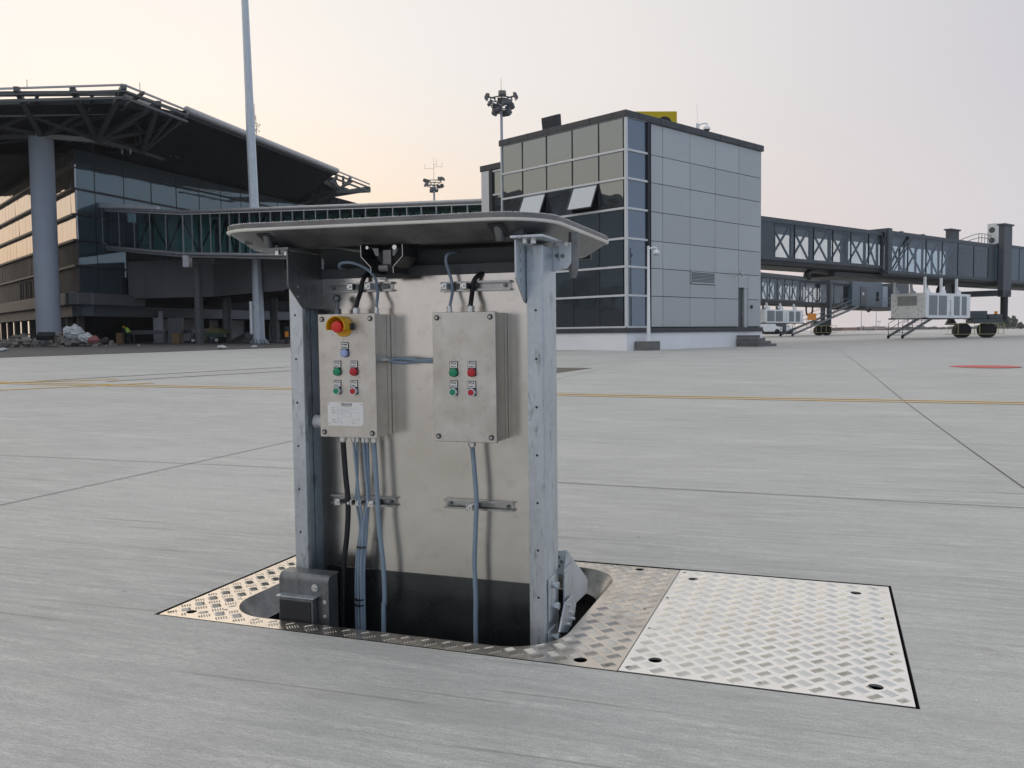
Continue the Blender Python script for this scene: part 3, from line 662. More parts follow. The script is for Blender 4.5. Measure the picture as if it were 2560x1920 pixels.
def pilot(B, x, z, l1, l2, mat, ringed, s1=.0105):
    """black holder, white legend plate with two lines, round cap under it"""
    mb = MB(); mb.box(x - .0150, x + .0150, BT0 - .0022, BT0, z - .012, z + .0385)
    H = mb.build('legend_holder', M['plastic_black'], B, bevel=.0008)
    mb = MB(); mb.box(x - .0128, x + .0128, BT0 - .0029, BT0 - .0018, z + .0155, z + .0362)
    mb.cur = 1; mb.text(l1, s1, x, BT0 - .0033, z + .0303, bold=.0003); mb.text(l2, .0076, x, BT0 - .0033, z + .0205, bold=.0002)
    mb.build('legend_plate', [M['plastic_white'], M['ink']], B, fix=False)
    mb = MB()
    if ringed:
        mb.cyl((x, BT0 - .001, z), (x, BT0 - .0125, z), .0146, .0140, n=28); mb.cur = 1; mb.cyl((x, BT0 - .010, z), (x, BT0 - .0142, z), .0108, .0103, n=28)
        mb.build('push_button', [M['ring'], mat], B, smooth=40)
    else:
        mb.cyl((x, BT0 - .001, z), (x, BT0 - .0035, z), .0150, n=28); mb.cur = 1; mb.cyl((x, BT0 - .003, z), (x, BT0 - .011, z), .0142, .0138, n=28, caps=False)
        rr = [[(x + r_ * math.cos(2 * math.pi * i / 28), BT0 - .011 - d_, z + r_ * math.sin(2 * math.pi * i / 28)) for i in range(28)] for r_, d_ in ((.0138, 0), (.0122, .0016), (.008, .0028), (.003, .0034))]
        mb.loft(rr, cap1=True); mb.build('pilot_light', [M['plastic_black'], mat], B, smooth=50)
SL, ZL_ = .571, .6395
BL = control_box(SL, ZL_); SR, ZR_ = 1.0185, .6375
BR = control_box(SR, ZR_)
def bp(u, v): q = kt(u, v, BT0 - .008); return q.x, q.z
for (u, v), a, b, mt, rg in (((727, 803), 'PCA', 'Run 1', 'green_button', 0), ((763, 803), 'PCA', 'Fault 1', 'red_button', 0), ((727, 844.5), 'PCA', 'Start 1', 'green_button', 1), ((763, 845), 'PCA', 'Stop 1', 'red_button', 1), ((743, 763), 'AC220V', 'Ready', 'blue_lens', 0)):
    x, z = bp(u, v); pilot(BL, x, z, a, b, M[mt], rg, .0105 if a == 'PCA' else .0062)
for (u, v), a, b, mt, rg in (((978.5, 805), 'PCA', 'Run 2', 'green_button', 0), ((1018, 805), 'PCA', 'Fault 2', 'red_button', 0), ((978.5, 847), 'PCA', 'Start 2', 'green_button', 1), ((1018, 848), 'PCA', 'Stop 2', 'red_button', 1)):
    x, z = bp(u, v); pilot(BR, x, z, a, b, M[mt], rg)
# emergency stop with yellow shroud
x, z = kt(742, 706, BT0 - .002).x, kt(742, 706, BT0 - .002).z
mb = MB(); mb.cyl((x, BT0, z), (x, BT0 - .006, z), .035, n=32)
out_, inn = [], []
for i in range(25):
    a = R(-18 + 216 * i / 24); out_.append((x + .0375 * math.cos(a), z + .0375 * math.sin(a))); inn.append((x + .0345 * math.cos(a), z + .0345 * math.sin(a)))
n = 25
for y0_, y1_ in ((BT0 - .004, BT0 - .058),):
    V = [(p[0], y0_, p[1]) for p in out_] + [(p[0], y1_, p[1]) for p in out_] + [(p[0], y0_, p[1]) for p in inn] + [(p[0], y1_, p[1]) for p in inn]
    F = []
    for i in range(n - 1): F += [(i, i + 1, n + i + 1, n + i), (2 * n + i + 1, 2 * n + i, 3 * n + i, 3 * n + i + 1), (n + i, n + i + 1, 3 * n + i + 1, 3 * n + i)]
    F += [(0, n, 3 * n, 2 * n), (n - 1, 2 * n - 1, 4 * n - 1, 3 * n - 1)]
    mb.add(V, F)
mb.build('stop_shroud', M['yellow_plastic'], BL, smooth=35)
mb = MB(); rr = [[(x + r_ * math.cos(2 * math.pi * i / 32), BT0 - d_, z + r_ * math.sin(2 * math.pi * i / 32)) for i in range(32)] for r_, d_ in ((.013, .004), (.013, .024), (.0195, .028), (.0212, .034), (.0206, .047), (.0188, .0515), (.0125, .0540), (.003, .0550))]
mb.loft(rr, cap1=True); mb.build('stop_button', M['estop_red'], BL, smooth=40)
mb = MB(); mb.box(x + .038, x + .042, BT0 - .022, BT0 - .001, z - .012, z + .012); mb.build('shroud_clip', M['plastic_black'], BL)
# rating plate
c0 = kt(708, 868, BT0); c1 = kt(786, 921, BT0); pw = c1.x - c0.x; ph = c0.z - c1.z
mb = MB(); mb.box(c0.x, c1.x, BT0 - .0012, BT0, c1.z, c0.z); mb.cur = 1
yy = BT0 - .0016
def PXY(u, v): return c0.x + pw * (u - 20) / 1810, c0.z - ph * (v - 90) / 1210
def T_(s_, u, v, sz, align='LEFT', b=.00008): q = PXY(u, v); mb.text(s_, sz, q[0], yy, q[1], align, b)
q = PXY(1000, 180); mb.text('ElectroAir', .0105, q[0], yy, q[1], 'CENTER', .0002, .25)
a = PXY(745, 262); b = PXY(1265, 290); mb.box(a[0], b[0], yy, yy + .0003, b[1], a[1])
for u, v in ((585, 178), (700, 140), (675, 268)):
    q = PXY(u, v); mb.box(q[0] - .0013, q[0] + .0013, yy, yy + .0003, q[1] - .001, q[1] + .001)
mb.cur = 2
T_('Type', 225, 380, .0055); T_('Input', 225, 510, .0055); T_('Output', 225, 630, .0055); T_('Purpose', 225, 990, .0055); T_('Weight', 240, 1110, .0055); T_('kg', 730, 1135, .0055)
T_('IP', 1235, 1020, .0055); T_('Year', 1240, 1145, .0055); T_('N', 1220, 405, .005)
for u0, v0, u1, v1 in ((450, 340, 1160, 450), (520, 470, 800, 580), (860, 470, 1160, 580), (520, 590, 800, 700), (860, 590, 1180, 810), (520, 710, 800, 920), (1240, 600, 1610, 940), (1330, 370, 1600, 460), (520, 950, 700, 1040), (500, 1080, 700, 1170), (1390, 960, 1600, 1190)):
    a = PXY(u0, v0); b = PXY(u1, v1); t = .0003
    for X0_, X1_, Z0_, Z1_ in ((a[0], b[0], a[1] - t, a[1]), (a[0], b[0], b[1], b[1] + t), (a[0], a[0] + t, b[1], a[1]), (b[0] - t, b[0], b[1], a[1])): mb.box(X0_, X1_, yy, yy + .0002, Z0_, Z1_)
mb.cur = 3
for u, v in ((85, 158), (1748, 190), (100, 1200), (1768, 1248)):
    q = PXY(u, v); mb.cyl((q[0], yy, q[1]), (q[0], yy - .0006, q[1]), .0017, n=10)
mb.build('rating_plate', [M['plastic_white'], M['ink'], M['ink_soft'], M['galv_dark']], BL, fix=False)
# antenna-like ball gland, round lamp on the left side
q = kt(728, 640, .262)
mb = MB(); mb.sphere((q.x, .262, kt(728, 645, .262).z), .0148); mb.cyl((q.x, .262, 1.076), (q.x, .262, 1.135), .0078, n=14); mb.cyl((q.x, .262, 1.076), (q.x, .262, 1.097), .0155, .0145, n=6)
mb.build('ball_gland', M['galv_dark'], BL, smooth=40)
q = kt(686, 910, .262); mb = MB(); xe = kt(681, 910, .262).x; mb.cyl((SL + .004, .262, q.z), (xe + .004, .262, q.z), .023, n=28); mb.cyl((xe + .004, .262, q.z), (xe, .262, q.z), .026, .022, n=28); mb.build('side_plug', M['mullion_white'], BL, smooth=40)
# glands
def gland(B, s, t, z, r, up):
    mb = MB(); d = 1 if up else -1
    mb.cyl((s, t, z), (s, t, z + d * .009), r * 1.25, n=6); mb.cyl((s, t, z + d * .009), (s, t, z + d * .013), r * 1.0, n=14); mb.cyl((s, t, z + d * .013), (s, t, z + d * .023), r * 1.2, n=6); mb.cyl((s, t, z + d * .023), (s, t, z + d * .028), r * 1.0, r * .75, n=14)
    mb.build('cable_gland', M['zinc_screw'], B, smooth=30)
def cable(pts, r, mat, nm='cable'):
    mb = MB(); mb.tube(pts, r, 10, 6); return mb.build(nm, M[mat], kr, smooth=60)
tz = .262
def g_(u, v, t=tz): q = kt(u, v, t); return Vector((q.x, t, q.z))
zt = ZL_ + BH - .003; zb_ = ZL_ + .003; zt2 = ZR_ + BH - .003; zb2 = ZR_ + .003
def topcable(B, u0, zbox, pts, r, mat):
    s = g_(u0, 670).x; gland(B, s, tz, zbox, r * 1.5, True)
    cable([(s, tz, zbox + .02)] + pts, r, mat)
topcable(BL, 769, zt, [g_(772, 652), g_(779, 630, .285), g_(782, 612, .29), g_(788, 598, .30), g_(798, 590, .33), g_(812, 588, .40)], .0085, 'cable_black')
topcable(BL, 813, zt, [g_(814, 655), g_(816, 632, .285), g_(812, 605, .28), g_(800, 587, .27), g_(780, 574, .26), g_(757, 567, .25), g_(739, 568, .25), g_(733, 573, .26), g_(736, 579, .28), g_(748, 580, .33)], .0056, 'cable_grey')
topcable(BR, 971, zt2, [g_(973, 655), g_(977, 632, .285), g_(976, 610, .285), g_(969, 585, .28), g_(963, 562, .27), g_(968, 548, .27), g_(985, 545, .34)], .0056, 'cable_grey')
topcable(BR, 1016, zt2, [g_(1017, 655), g_(1020, 632, .285), g_(1022, 612, .29), g_(1030, 598, .30), g_(1045, 590, .33), g_(1062, 588, .42)], .0085, 'cable_black')
# between the boxes
zs = g_(832, 778).z
mb = MB(); mb.cyl((SL + BW - .004, .275, zs), (SL + BW + .012, .275, zs), .009, n=6); mb.cyl((SL + BW + .012, .275, zs), (SL + BW + .018, .275, zs), .007, n=12); mb.build('cable_gland', M['zinc_screw'], BL)
x0, x1 = SL + BW + .015, SR + .005
for off, sg in ((0, 1), (-.004, -1)):
    cable([(x0, .275, zs + off)] + [(x0 + (x1 - x0) * k / 8, .275 + .006 * sg * math.cos(k * .8), zs + off + sg * .0055 * math.sin(k / 8 * 2 * math.pi) ) for k in range(1, 8)] + [(x1, .275, zs + off)], .0062, 'cable_grey')
# below the boxes
def lowcable(B, zbox, pts, r, mat, t=.255, gl=True):
    P = [g_(u, v, t) for u, v in pts]
    if gl: gland(B, P[0].x, t, zbox, r * 1.35, False)
    P[0].z = zbox - .018 if gl else zbox
    cable(P + [Vector((P[-1].x, t, -.9))], r, mat)
lowcable(BL, zb_, [(741, 955), (746, 1020), (752, 1085), (750, 1150), (743, 1220), (741, 1300), (741, 1350)], .0100, 'cable_black')
lowcable(BL, zb_, [(764, 955), (770, 1020), (776, 1080), (782, 1130), (777, 1180), (774, 1230), (774, 1300), (775, 1350)], .0052, 'cable_grey')
lowcable(BL, zb_, [(785, 955), (790, 1020), (794, 1080), (786, 1130), (783, 1180), (780, 1230), (781, 1300), (782, 1350)], .0062, 'cable_grey')
lowcable(BL, zb_, [(793, 955), (795, 1010), (796, 1080), (792, 1130), (789, 1180), (786, 1230), (786, 1300), (787, 1350)], .0066, 'cable_grey', .262)
lowcable(BL, zb_, [(772, 955), (772, 1020), (770, 1080), (778, 1140), (772, 1190), (769, 1240), (769, 1300), (770, 1350)], .0048, 'cable_grey', .262)
lowcable(BL, zb_, [(808, 955), (812, 1020), (816, 1085), (820, 1150), (828, 1220), (831, 1300), (829, 1355)], .0088, 'cable_grey')
lowcable(BR, zb2, [(1020, 965), (1025, 1020), (1029, 1080), (1027, 1150), (1025, 1220), (1028, 1300), (1028, 1390)], .0085, 'cable_grey')
for u, v in ((781, 1181), (777, 1294), (777, 1306)):
    q = g_(u, v, .258); mb = MB(); mb.cyl((q.x, q.y, q.z - .0022), (q.x, q.y, q.z + .0022), .0185, n=18); mb.build('cable_tie', M['plastic_black'], kr)
# cable rails with clamps
def rail(u0, v0, u1, v1, clamps):
    a = kt(u0, v0, TB - .004); b = kt(u1, v1, TB - .004); zc = (a.z + b.z) / 2; h = .016
    mb = MB()
    mb.box(a.x, b.x, TB - .003, TB - .001, zc - h, zc + h)
    for s_ in (-1, 1):
        mb.box(a.x, b.x, TB - .020, TB - .003, zc + s_ * h - .0012, zc + s_ * h + .0012); mb.box(a.x, b.x, TB - .021, TB - .019, zc + s_ * h - (.006 if s_ > 0 else 0), zc + s_ * h + (.0 if s_ > 0 else .006))
    RL = mb.build('cable_rail', M['rail_zinc'], kr)
    for x in (a.x + .022, b.x - .022):
        mb = MB(); mb.cyl((x, TB - .003, zc), (x, TB - .010, zc), .0065, n=16); mb.cyl((x, TB - .010, zc), (x, TB - .0103, zc), .0035, n=6); mb.build('rail_screw', M['galv_dark'], RL)
    for u, w in clamps:
        x = kt(u, (v0 + v1) / 2, TB - .03).x
        mb = MB(); mb.box(x - w, x + w, TB - .068, TB - .020, zc - .011, zc + .010); mb.box(x - w - .003, x - w, TB - .072, TB - .016, zc - .013, zc + .013)
        mb.build('cable_clamp', M['zinc_screw'], RL, bevel=.001)
        mb = MB(); mb.cyl((x - w * .3, TB - .068, zc), (x - w * .3, TB - .077, zc), .0055, .005, n=14); mb.build('clamp_screw', M['zinc_screw'], RL, smooth=30)
rail(710, 620, 850, 622, [(768, .0085), (806, .0085)])
rail(955, 618, 1105, 618, [(969, .0085), (1011, .0085)])
rail(719, 1080, 858, 1080, [(741, .0085), (767, .0075), (786, .0085), (812, .009)])
rail(962, 1090, 1111, 1090, [(1024, .0095)])
# paint chips on the panel
for u, v in ((907, 842), (904, 713)):
    mb = MB(); q = kt(u, v, TB - .0005); mb.cyl((q.x, TB, q.z), (q.x, TB - .0007, q.z), .0035 if v > 800 else .002, n=9); mb.build('paint_chip', M['plastic_white'], kr)
#@@BACKGROUND

# ================================================================ node building (tower the bridges start from)
c1 = ray(1566, 876.7); C0 = CAM + c1 * (38.0 / c1.y); r2 = ray(3582, 809); NA = math.atan2(r2.y, r2.x)
NF = Frame((C0.x, C0.y, 0), NA)            # local x along the right face, y along the left face
nb = tag(NF.root('bridge_tower'), 'square glass and grey panel tower behind the kiosk, white plinth, bridge on its right', 'building')
AX = NF.px(1902.5, 600).x; BY = NF.px(1256, 600, 'x', 0).y
def zl(y): return NF.px(1566, 180 + y * .434).z
GZ = -.3
zr = [zl(y) for y in (255, 446, 611, 783, 957, 1120, 1286, 1470)]   # row lines, top to bottom
ztop = zl(219); zpl = zl(1503)
AC_ = NF.px(1160 + 1052 * .434, 500).x; AD = NF.px(1160 + 1075 * .434, 500).x
mb = MB(); mb.box(-.06, AX + .06, -.06, BY + .06, GZ, zpl); mb.build('plinth', M['plinth_white'], nb)
mb = MB(); mb.box(.12, AX - .12, .12, BY, zpl, ztop - .25); mb.build('core_wall', M['gap'], nb)
mb = MB(); mb.box(-.10, AX + .10, -.10, BY + .1, ztop - .30, ztop); mb.build('parapet', M['parapet'], nb, bevel=.03)
mb = MB()
for k in range(6): b_ = BY * (k + .5) / 6; mb.box(-.105, -.10, b_, b_ + .02, ztop - .3, ztop)
for k in range(7): a_ = AX * (k + .5) / 7; mb.box(a_, a_ + .02, -.105, -.10, ztop - .3, ztop)
mb.build('parapet_joint', M['gap'], nb)
mb = MB(); mb.box(-.09, AX + .09, -.09, BY + .09, zpl + .004, zr[7] - .03); mb.box(-.12, AX + .12, -.12, BY + .12, zpl + .0, zpl + .07); mb.build('base_flashing', M['parapet'], nb)
# glazing of the left face
bx = [NF.px(1160 + u * .434, 640 if u < 500 else 500, 'x', 0).y for u in (222, 342, 480, 625, 777, 918)]; bx[0] = BY
def pane(name, p0, p1, z0, z1, face, mat, parent, jit=.006, th=.02, off=0):
    """glass pane on the left face ('x') or right face ('y'), a hair out of true"""
    j = [rnd.uniform(-jit, jit) for _ in range(3)]
    mb = MB()
    q = [(p0, z0, j[0]), (p1, z0, j[1]), (p1, z1, j[2]), (p0, z1, j[0] + j[2] - j[1])]
    if face == 'x': mb.hexa([(off + d, p, z) for p, z, d in q] + [(off + d + th, p, z) for p, z, d in q])
    else: mb.hexa([(p, off + d, z) for p, z, d in q] + [(p, off + d + th, z) for p, z, d in q])
    return mb.build(name, mat, parent)
OPENW = {(2, 1), (2, 3)}
for r in range(7):
    for c in range(5):
        b0, b1 = bx[c + 1], bx[c]; z0, z1 = zr[r + 1] + .05, zr[r] - .05
        if (r, c) in OPENW:
            mb = MB(); mb.box(.10, .11, b0 + .03, b1 - .03, z0, z1); W_ = mb.build('open_window', M['gap'], nb)
            t_ = .50; b0_, b1_ = b0 + .05, b1 - .05; L_h = z1 - z0 - .02
            dz = math.cos(R(24)) * L_h; dx = -math.sin(R(24)) * L_h
            mb = MB(); mb.hexa([(dx, b0_, z1 - dz), (dx, b1_, z1 - dz), (-.01, b1_, z1), (-.01, b0_, z1), (dx + .03, b0_, z1 - dz + .01), (dx + .03, b1_, z1 - dz + .01), (.02, b1_, z1), (.02, b0_, z1)]); mb.build('casement_pane', M['glass_open'], W_)
            mb = MB()
            for b_ in (b0_, b1_): mb.beam((dx - .005, b_, z1 - dz), (-.015, b_, z1), .05, .05)
            mb.beam((dx - .005, b0_, z1 - dz), (dx - .005, b1_, z1 - dz), .05, .05); mb.build('casement_frame', M['mullion_dark'], W_)
        else:
            pane('window', b0 + .02, b1 - .02, z0, z1, 'x', M['glass_node'], nb)
ax0 = NF.px(1160 + 945 * .434, 500).x; 
for r in range(7): pane('side_window', ax0, AC_ - .02, zr[r + 1] + .05, zr[r] - .05, 'y', M['glass_blue'], nb)
for z in zr:
    mb = MB(); mb.box(-.07, -.02, .0, BY, z - .045, z + .045); mb.box(.0, AC_, -.07, -.02, z - .045, z + .045); mb.build('transom', M['mullion_white'], nb)
mb = MB(); mb.box(-.05, ax0 - .05, -.05, bx[5] * .45, zr[7], zr[0] + .02); mb.build('corner_post', M['mullion_white'], nb, bevel=.02)
for b_ in bx[1:5]:
    mb = MB(); mb.box(-.03, .05, b_ - .02, b_ + .02, zr[7], zr[0]); mb.build('mullion', M['mullion_dark'], nb)
mb = MB(); mb.box(-.07, .05, BY - .06, BY, zr[7], zr[0] + .02); mb.build('mullion', M['mullion_white'], nb)
mb = MB(); mb.box(AC_, AC_ + .10, -.10, .1, zpl + .1, ztop - .28); mb.box(AC_ + .10, AD - .03, .05, .12, zpl + .1, ztop - .28); mb.box(AD - .05, AD - .005, -.04, .1, zpl + .1, ztop - .28); mb.build('drain_channel', M['mullion_dark'], nb)
# cladding of the right face with door and louvre cut out
ac = [AD] + [NF.px(1160 + u * .434, 500).x for u in (1145, 1302, 1447, 1583)] + [AX]
zc = [ztop - .30] + zr[1:7] + [zr[7]]
zd1 = NF.px(1160 + 1580 * .434, 180 + 1237 * .434).z; ad0, ad1 = NF.px(1160 + 1580 * .434, 780).x, NF.px(1160 + 1636 * .434, 780).x; zd0 = NF.px(1160 + 1580 * .434, 180 + 1515 * .434).z
zv1 = NF.px(1160 + 1303 * .434, 180 + 1147 * .434).z; zv0 = NF.px(1160 + 1303 * .434, 180 + 1218 * .434).z
def clad(a0, a1, z0, z1):
    g_ = .014; j = [rnd.uniform(-.004, .004) for _ in range(3)]
    q = [(a0 + g_, z0 + g_, j[0]), (a1 - g_, z0 + g_, j[1]), (a1 - g_, z1 - g_, j[2]), (a0 + g_, z1 - g_, j[0] + j[2] - j[1])]
    mc.hexa([(p, d, z) for p, z, d in q] + [(p, d + .04, z) for p, z, d in q])
mc = MB()
for r in range(7):
    for c in range(5):
        a0, a1, z1, z0 = ac[c], ac[c + 1], zc[r], zc[r + 1]
        if c == 2 and r == 5: clad(a0, a1, z0, zv0 - .02); clad(a0, a1, zv1 + .02, z1) if z1 - zv1 > .1 else None; continue
        if c == 4 and r == 6: clad(ad1, a1, z0, z1); continue
        if c == 4 and r == 5: clad(a0, ad1, zd1, z1); clad(ad1, a1, z0, z1); continue
        clad(a0, a1, z0, z1)
mc.build('cladding', M['cladding'], nb)
mb = MB(); mb.box(AX - .11, AX - .02, .0, BY, zpl, ztop - .3); mb.build('end_cladding', M['cladding'], nb)
mb = MB(); a0, a1 = ac[2] + .02, ac[3] - .02
for s0_, s1_, q0_, q1_ in ((a0, a1, zv1 - .05, zv1), (a0, a1, zv0, zv0 + .05), (a0, a0 + .05, zv0, zv1), (a1 - .05, a1, zv0, zv1)): mb.box(s0_, s1_, -.03, .03, q0_, q1_)
for k in range(7):
    z = zv0 + .05 + (zv1 - zv0 - .1) * (k + .5) / 7; mb.hexa([(a0 + .05, -.02, z - .035), (a1 - .05, -.02, z - .035), (a1 - .05, .05, z + .02), (a0 + .05, .05, z + .02), (a0 + .05, -.02, z - .015), (a1 - .05, -.02, z - .015), (a1 - .05, .05, z + .035), (a0 + .05, .05, z + .035)])
mb.build('louvre_vent', M['cladding'], nb)
mb = MB(); mb.box(ad0, ad1 - .35, .11, .15, zd0, zd1); DR = mb.build('door', M['door_grey'], nb)
mb = MB(); mb.box(ad1 - .45, ad1 - .42, .05, .11, zd0 + 1.0, zd0 + 1.15); mb.build('door_handle', M['zinc_screw'], DR)
mb = MB(); mb.box(ad1 - .35, ad1 - .30, .0, .16, zd0, zd1); mb.box(ad1 - .30, ad1 + .01, .03, .08, zd0, zd1); mb.box(ad0 - .02, ad1, -.01, .12, zd1 - .03, zd1 + .02); mb.build('door_frame', M['cladding'], nb)
q = NF.px(1160 + 1655 * .434, 180 + 1352 * .434); mb = MB(); mb.box(q.x - .07, q.x + .07, -.06, .0, q.z - .10, q.z + .08); mb.build('intercom', M['plastic_black'], nb, bevel=.02)
# setback wing where the gallery joins
q0 = NF.px(1206.5, 500, 'x', 2.2); q1 = NF.px(1256, 500, 'x', 2.2)
zs_ = NF.px(1231, 410, 'x', 2.2).z
wg = MB(); wg.box(2.2, 6, BY - .4, q0.y, 0, zs_ - .3); WG = wg.build('setback_wing', M['glass_node'], nb)
mb = MB(); mb.box(2.1, 6.1, BY, q0.y + .1, zs_ - .32, zs_); mb.build('wing_parapet', M['parapet'], WG, bevel=.03)
yA = NF.px(1226, 500, 'x', 2.2).y; yB = NF.px(1234, 500, 'x', 2.2).y
mb = MB(); mb.box(2.12, 2.2, yA, q0.y, 0, zs_ - .33); mb.build('wing_panel', M['mullion_white'], WG)
mb = MB(); mb.box(2.10, 2.2, yB, yA, 0, zs_ - .33); mb.build('wing_channel', M['mullion_dark'], WG)
mb = MB()
for k in range(6): z = zs_ - .4 - k * 1.25; mb.box(2.14, 2.2, BY, yB, z - .05, z + .04)
mb.build('wing_transom', M['mullion_white'], WG)
# steps at the door
st = tag(empty('door_steps', NF.w(ad0 - .3, -.1, 0), NA), 'rough concrete steps under the dark door of the tower', 'steps')
zg = gz(*NF.w(ad0, -1)[:2]); hh = (zd0 - zg) / 4
ends = [NF.px(1160 + u * .434, v, 'y', -1.1).x for u, v in ((1680, 850), (1711, 857), (1744, 862), (1776, 868))]
mb = MB()
for k in range(4): mb.box(.0 , ends[k] - ad0 + .3, -1.25 + k * .002, .0, zg - .3 if k == 3 else zd0 - hh * (k + 1) + .001, zd0 - hh * k - .01)
mb.build('stair_block', M['step_conc'], st, bevel=.015)
# roof things
def NFpt(u, v, ax, val): return NF.px(u, v, ax, val)
q = NF.px(1160 + 495 * .434, 180 + 300 * .434, 'x', .6)
fl = tag(empty('roof_floodlight', NF.w(.6, q.y, ztop), NA), 'dark tilted floodlight on the left roof edge of the tower', 'floodlight')
mb = MB(); mb.hexa([(.0, -.55, .05), (.0, .5, .05), (.25, .5, .0), (.25, -.55, .0), (-.15, -.62, .72), (-.15, .44, .72), (.1, .44, .78), (.1, -.62, .78)]); mb.build('lamp_head', M['parapet'], fl, bevel=.02)
mb = MB(); mb.beam((.1, -.4, -.3), (.1, -.4, .2), .06, .06); mb.beam((.1, .35, -.3), (.1, .35, .2), .06, .06); mb.build('bracket', M['mullion_dark'], fl)
sgq0 = NF.px(1595, 280, 'y', 2.4); sgq1 = NF.px(1692.5, 279, 'y', 2.4)
ss = Frame(NF.w(sgq1.x, 2.4, 0), R(2)); tl = ss.px(1580, 280, 'y', 0)
sg = tag(ss.root('stand_number_sign'), 'yellow stand number sign rising behind the tower parapet', 'sign')
mb = MB(); W0 = -3.1; zt_ = ss.px(1692, 278, 'y', 0).z; mb.box(W0, 0, 0, .25, ztop - 1.0, zt_); mb.build('sign_box', M['sign_yellow'], sg, bevel=.02)
mb = MB(); q = ss.px(1665, 298, 'y', 0); mb.text('2', 1.55, q.x, -.006, q.z - .50, bold=.035); mb.build('numeral', M['ink'], sg, fix=False)
def dome_camera(root, arm, mat=M['white_paint']):
    mb = MB(); mb.tube([(0, 0, 0), (arm * .5, 0, .12), (arm, 0, .10), (arm, 0, -.04)], .035, 8); mb.box(-.08, .05, -.08, .08, -.16, .12); mb.build('camera_arm', mat, root, smooth=40)
    mb = MB(); mb.sphere((arm, 0, -.14), .17, sz=1.0, v1=.55); D = mb.build('dome_housing', mat, root, smooth=50)
    mb = MB(); mb.sphere((arm, 0, -.15), .135, v0=.5, v1=1.); mb.build('dome_glass', M['plastic_black'], D, smooth=50)
q = NF.px(1160 + 1348 * .434, 180 + 312 * .434, 'y', .3)
rc = tag(empty('roof_camera', NF.w(q.x, .3, q.z), .0), 'white dome camera on the roof edge beside the yellow sign', 'camera'); dome_camera(rc, .42)
mb = MB(); mb.cyl((-.02, 0, .1), (-.02, 0, -1.2), .05, n=10); mb.cyl((-.02, 0, .1), (-.06, 0, 1.05), .008, n=6); mb.build('mast', M['white_paint'], rc, smooth=40)
q = NF.px(1160 + 1585 * .434, 180 + 1160 * .434, 'y', -.3)
bc = tag(empty('wall_camera', NF.w(q.x, 0, q.z), NA), 'small grey bullet camera on the panel wall above the door', 'camera')
mb = MB(); mb.cyl((-.12, -.40, .06), (.22, -.35, -.07), .075, n=12); mb.build('camera_body', M['cladding'], bc, smooth=40)
mb = MB(); mb.tube([(-.15, 0, -.12), (-.05, -.2, -.12), (.02, -.36, -.04)], .02, 6); mb.build('bracket', M['cladding'], bc)
# camera post standing in front of the tower
cb0 = ray(1621.5, 874); pb = CAM + cb0 * (38.25 / cb0.y); zg = gz(pb.x, pb.y)
cpst = tag(empty('camera_post', (pb.x, pb.y, zg), NA), 'slim white camera post on a concrete block against the tower plinth', 'camera post')
mb = MB(); mb.box(-.45, .45, -.3, .42, -.2, .40); mb.build('concrete_block', M['step_conc'], cpst, bevel=.03)
PFm = Frame((pb.x, pb.y, 0), 0); zt_ = PFm.px(1624, 615).z - zg
mb = MB(); mb.cyl((0, 0, .40), (0, 0, zt_), .085, .055, n=12); mb.cyl((0, 0, .40), (0, 0, .44), .17, n=16)
for i in range(4): mb.cyl((.13 * math.cos(i * 1.57 + .7), .13 * math.sin(i * 1.57 + .7), .44), (.13 * math.cos(i * 1.57 + .7), .13 * math.sin(i * 1.57 + .7), .52), .015, n=6)
mb.build('mast', M['white_paint'], cpst, smooth=40)
dm = empty('dome_camera', (.02, 0, zt_ - .12), -NA); dm.parent = cpst
mb = MB(); mb.tube([(.0, 0, 0), (.18, 0, .06), (.33, 0, .04), (.33, 0, -.1)], .03, 8); mb.build('camera_arm', M['white_paint'], dm, smooth=40)
mb = MB(); mb.sphere((.33, 0, -.18), .14, v1=.55); mb.cyl((.33, 0, -.13), (.33, 0, -.2), .15, n=20); mb.build('dome_housing', M['white_paint'], dm, smooth=50)
mb = MB(); mb.sphere((.33, 0, -.20), .115, v0=.5); mb.build('dome_glass', M['cladding'], dm, smooth=50)

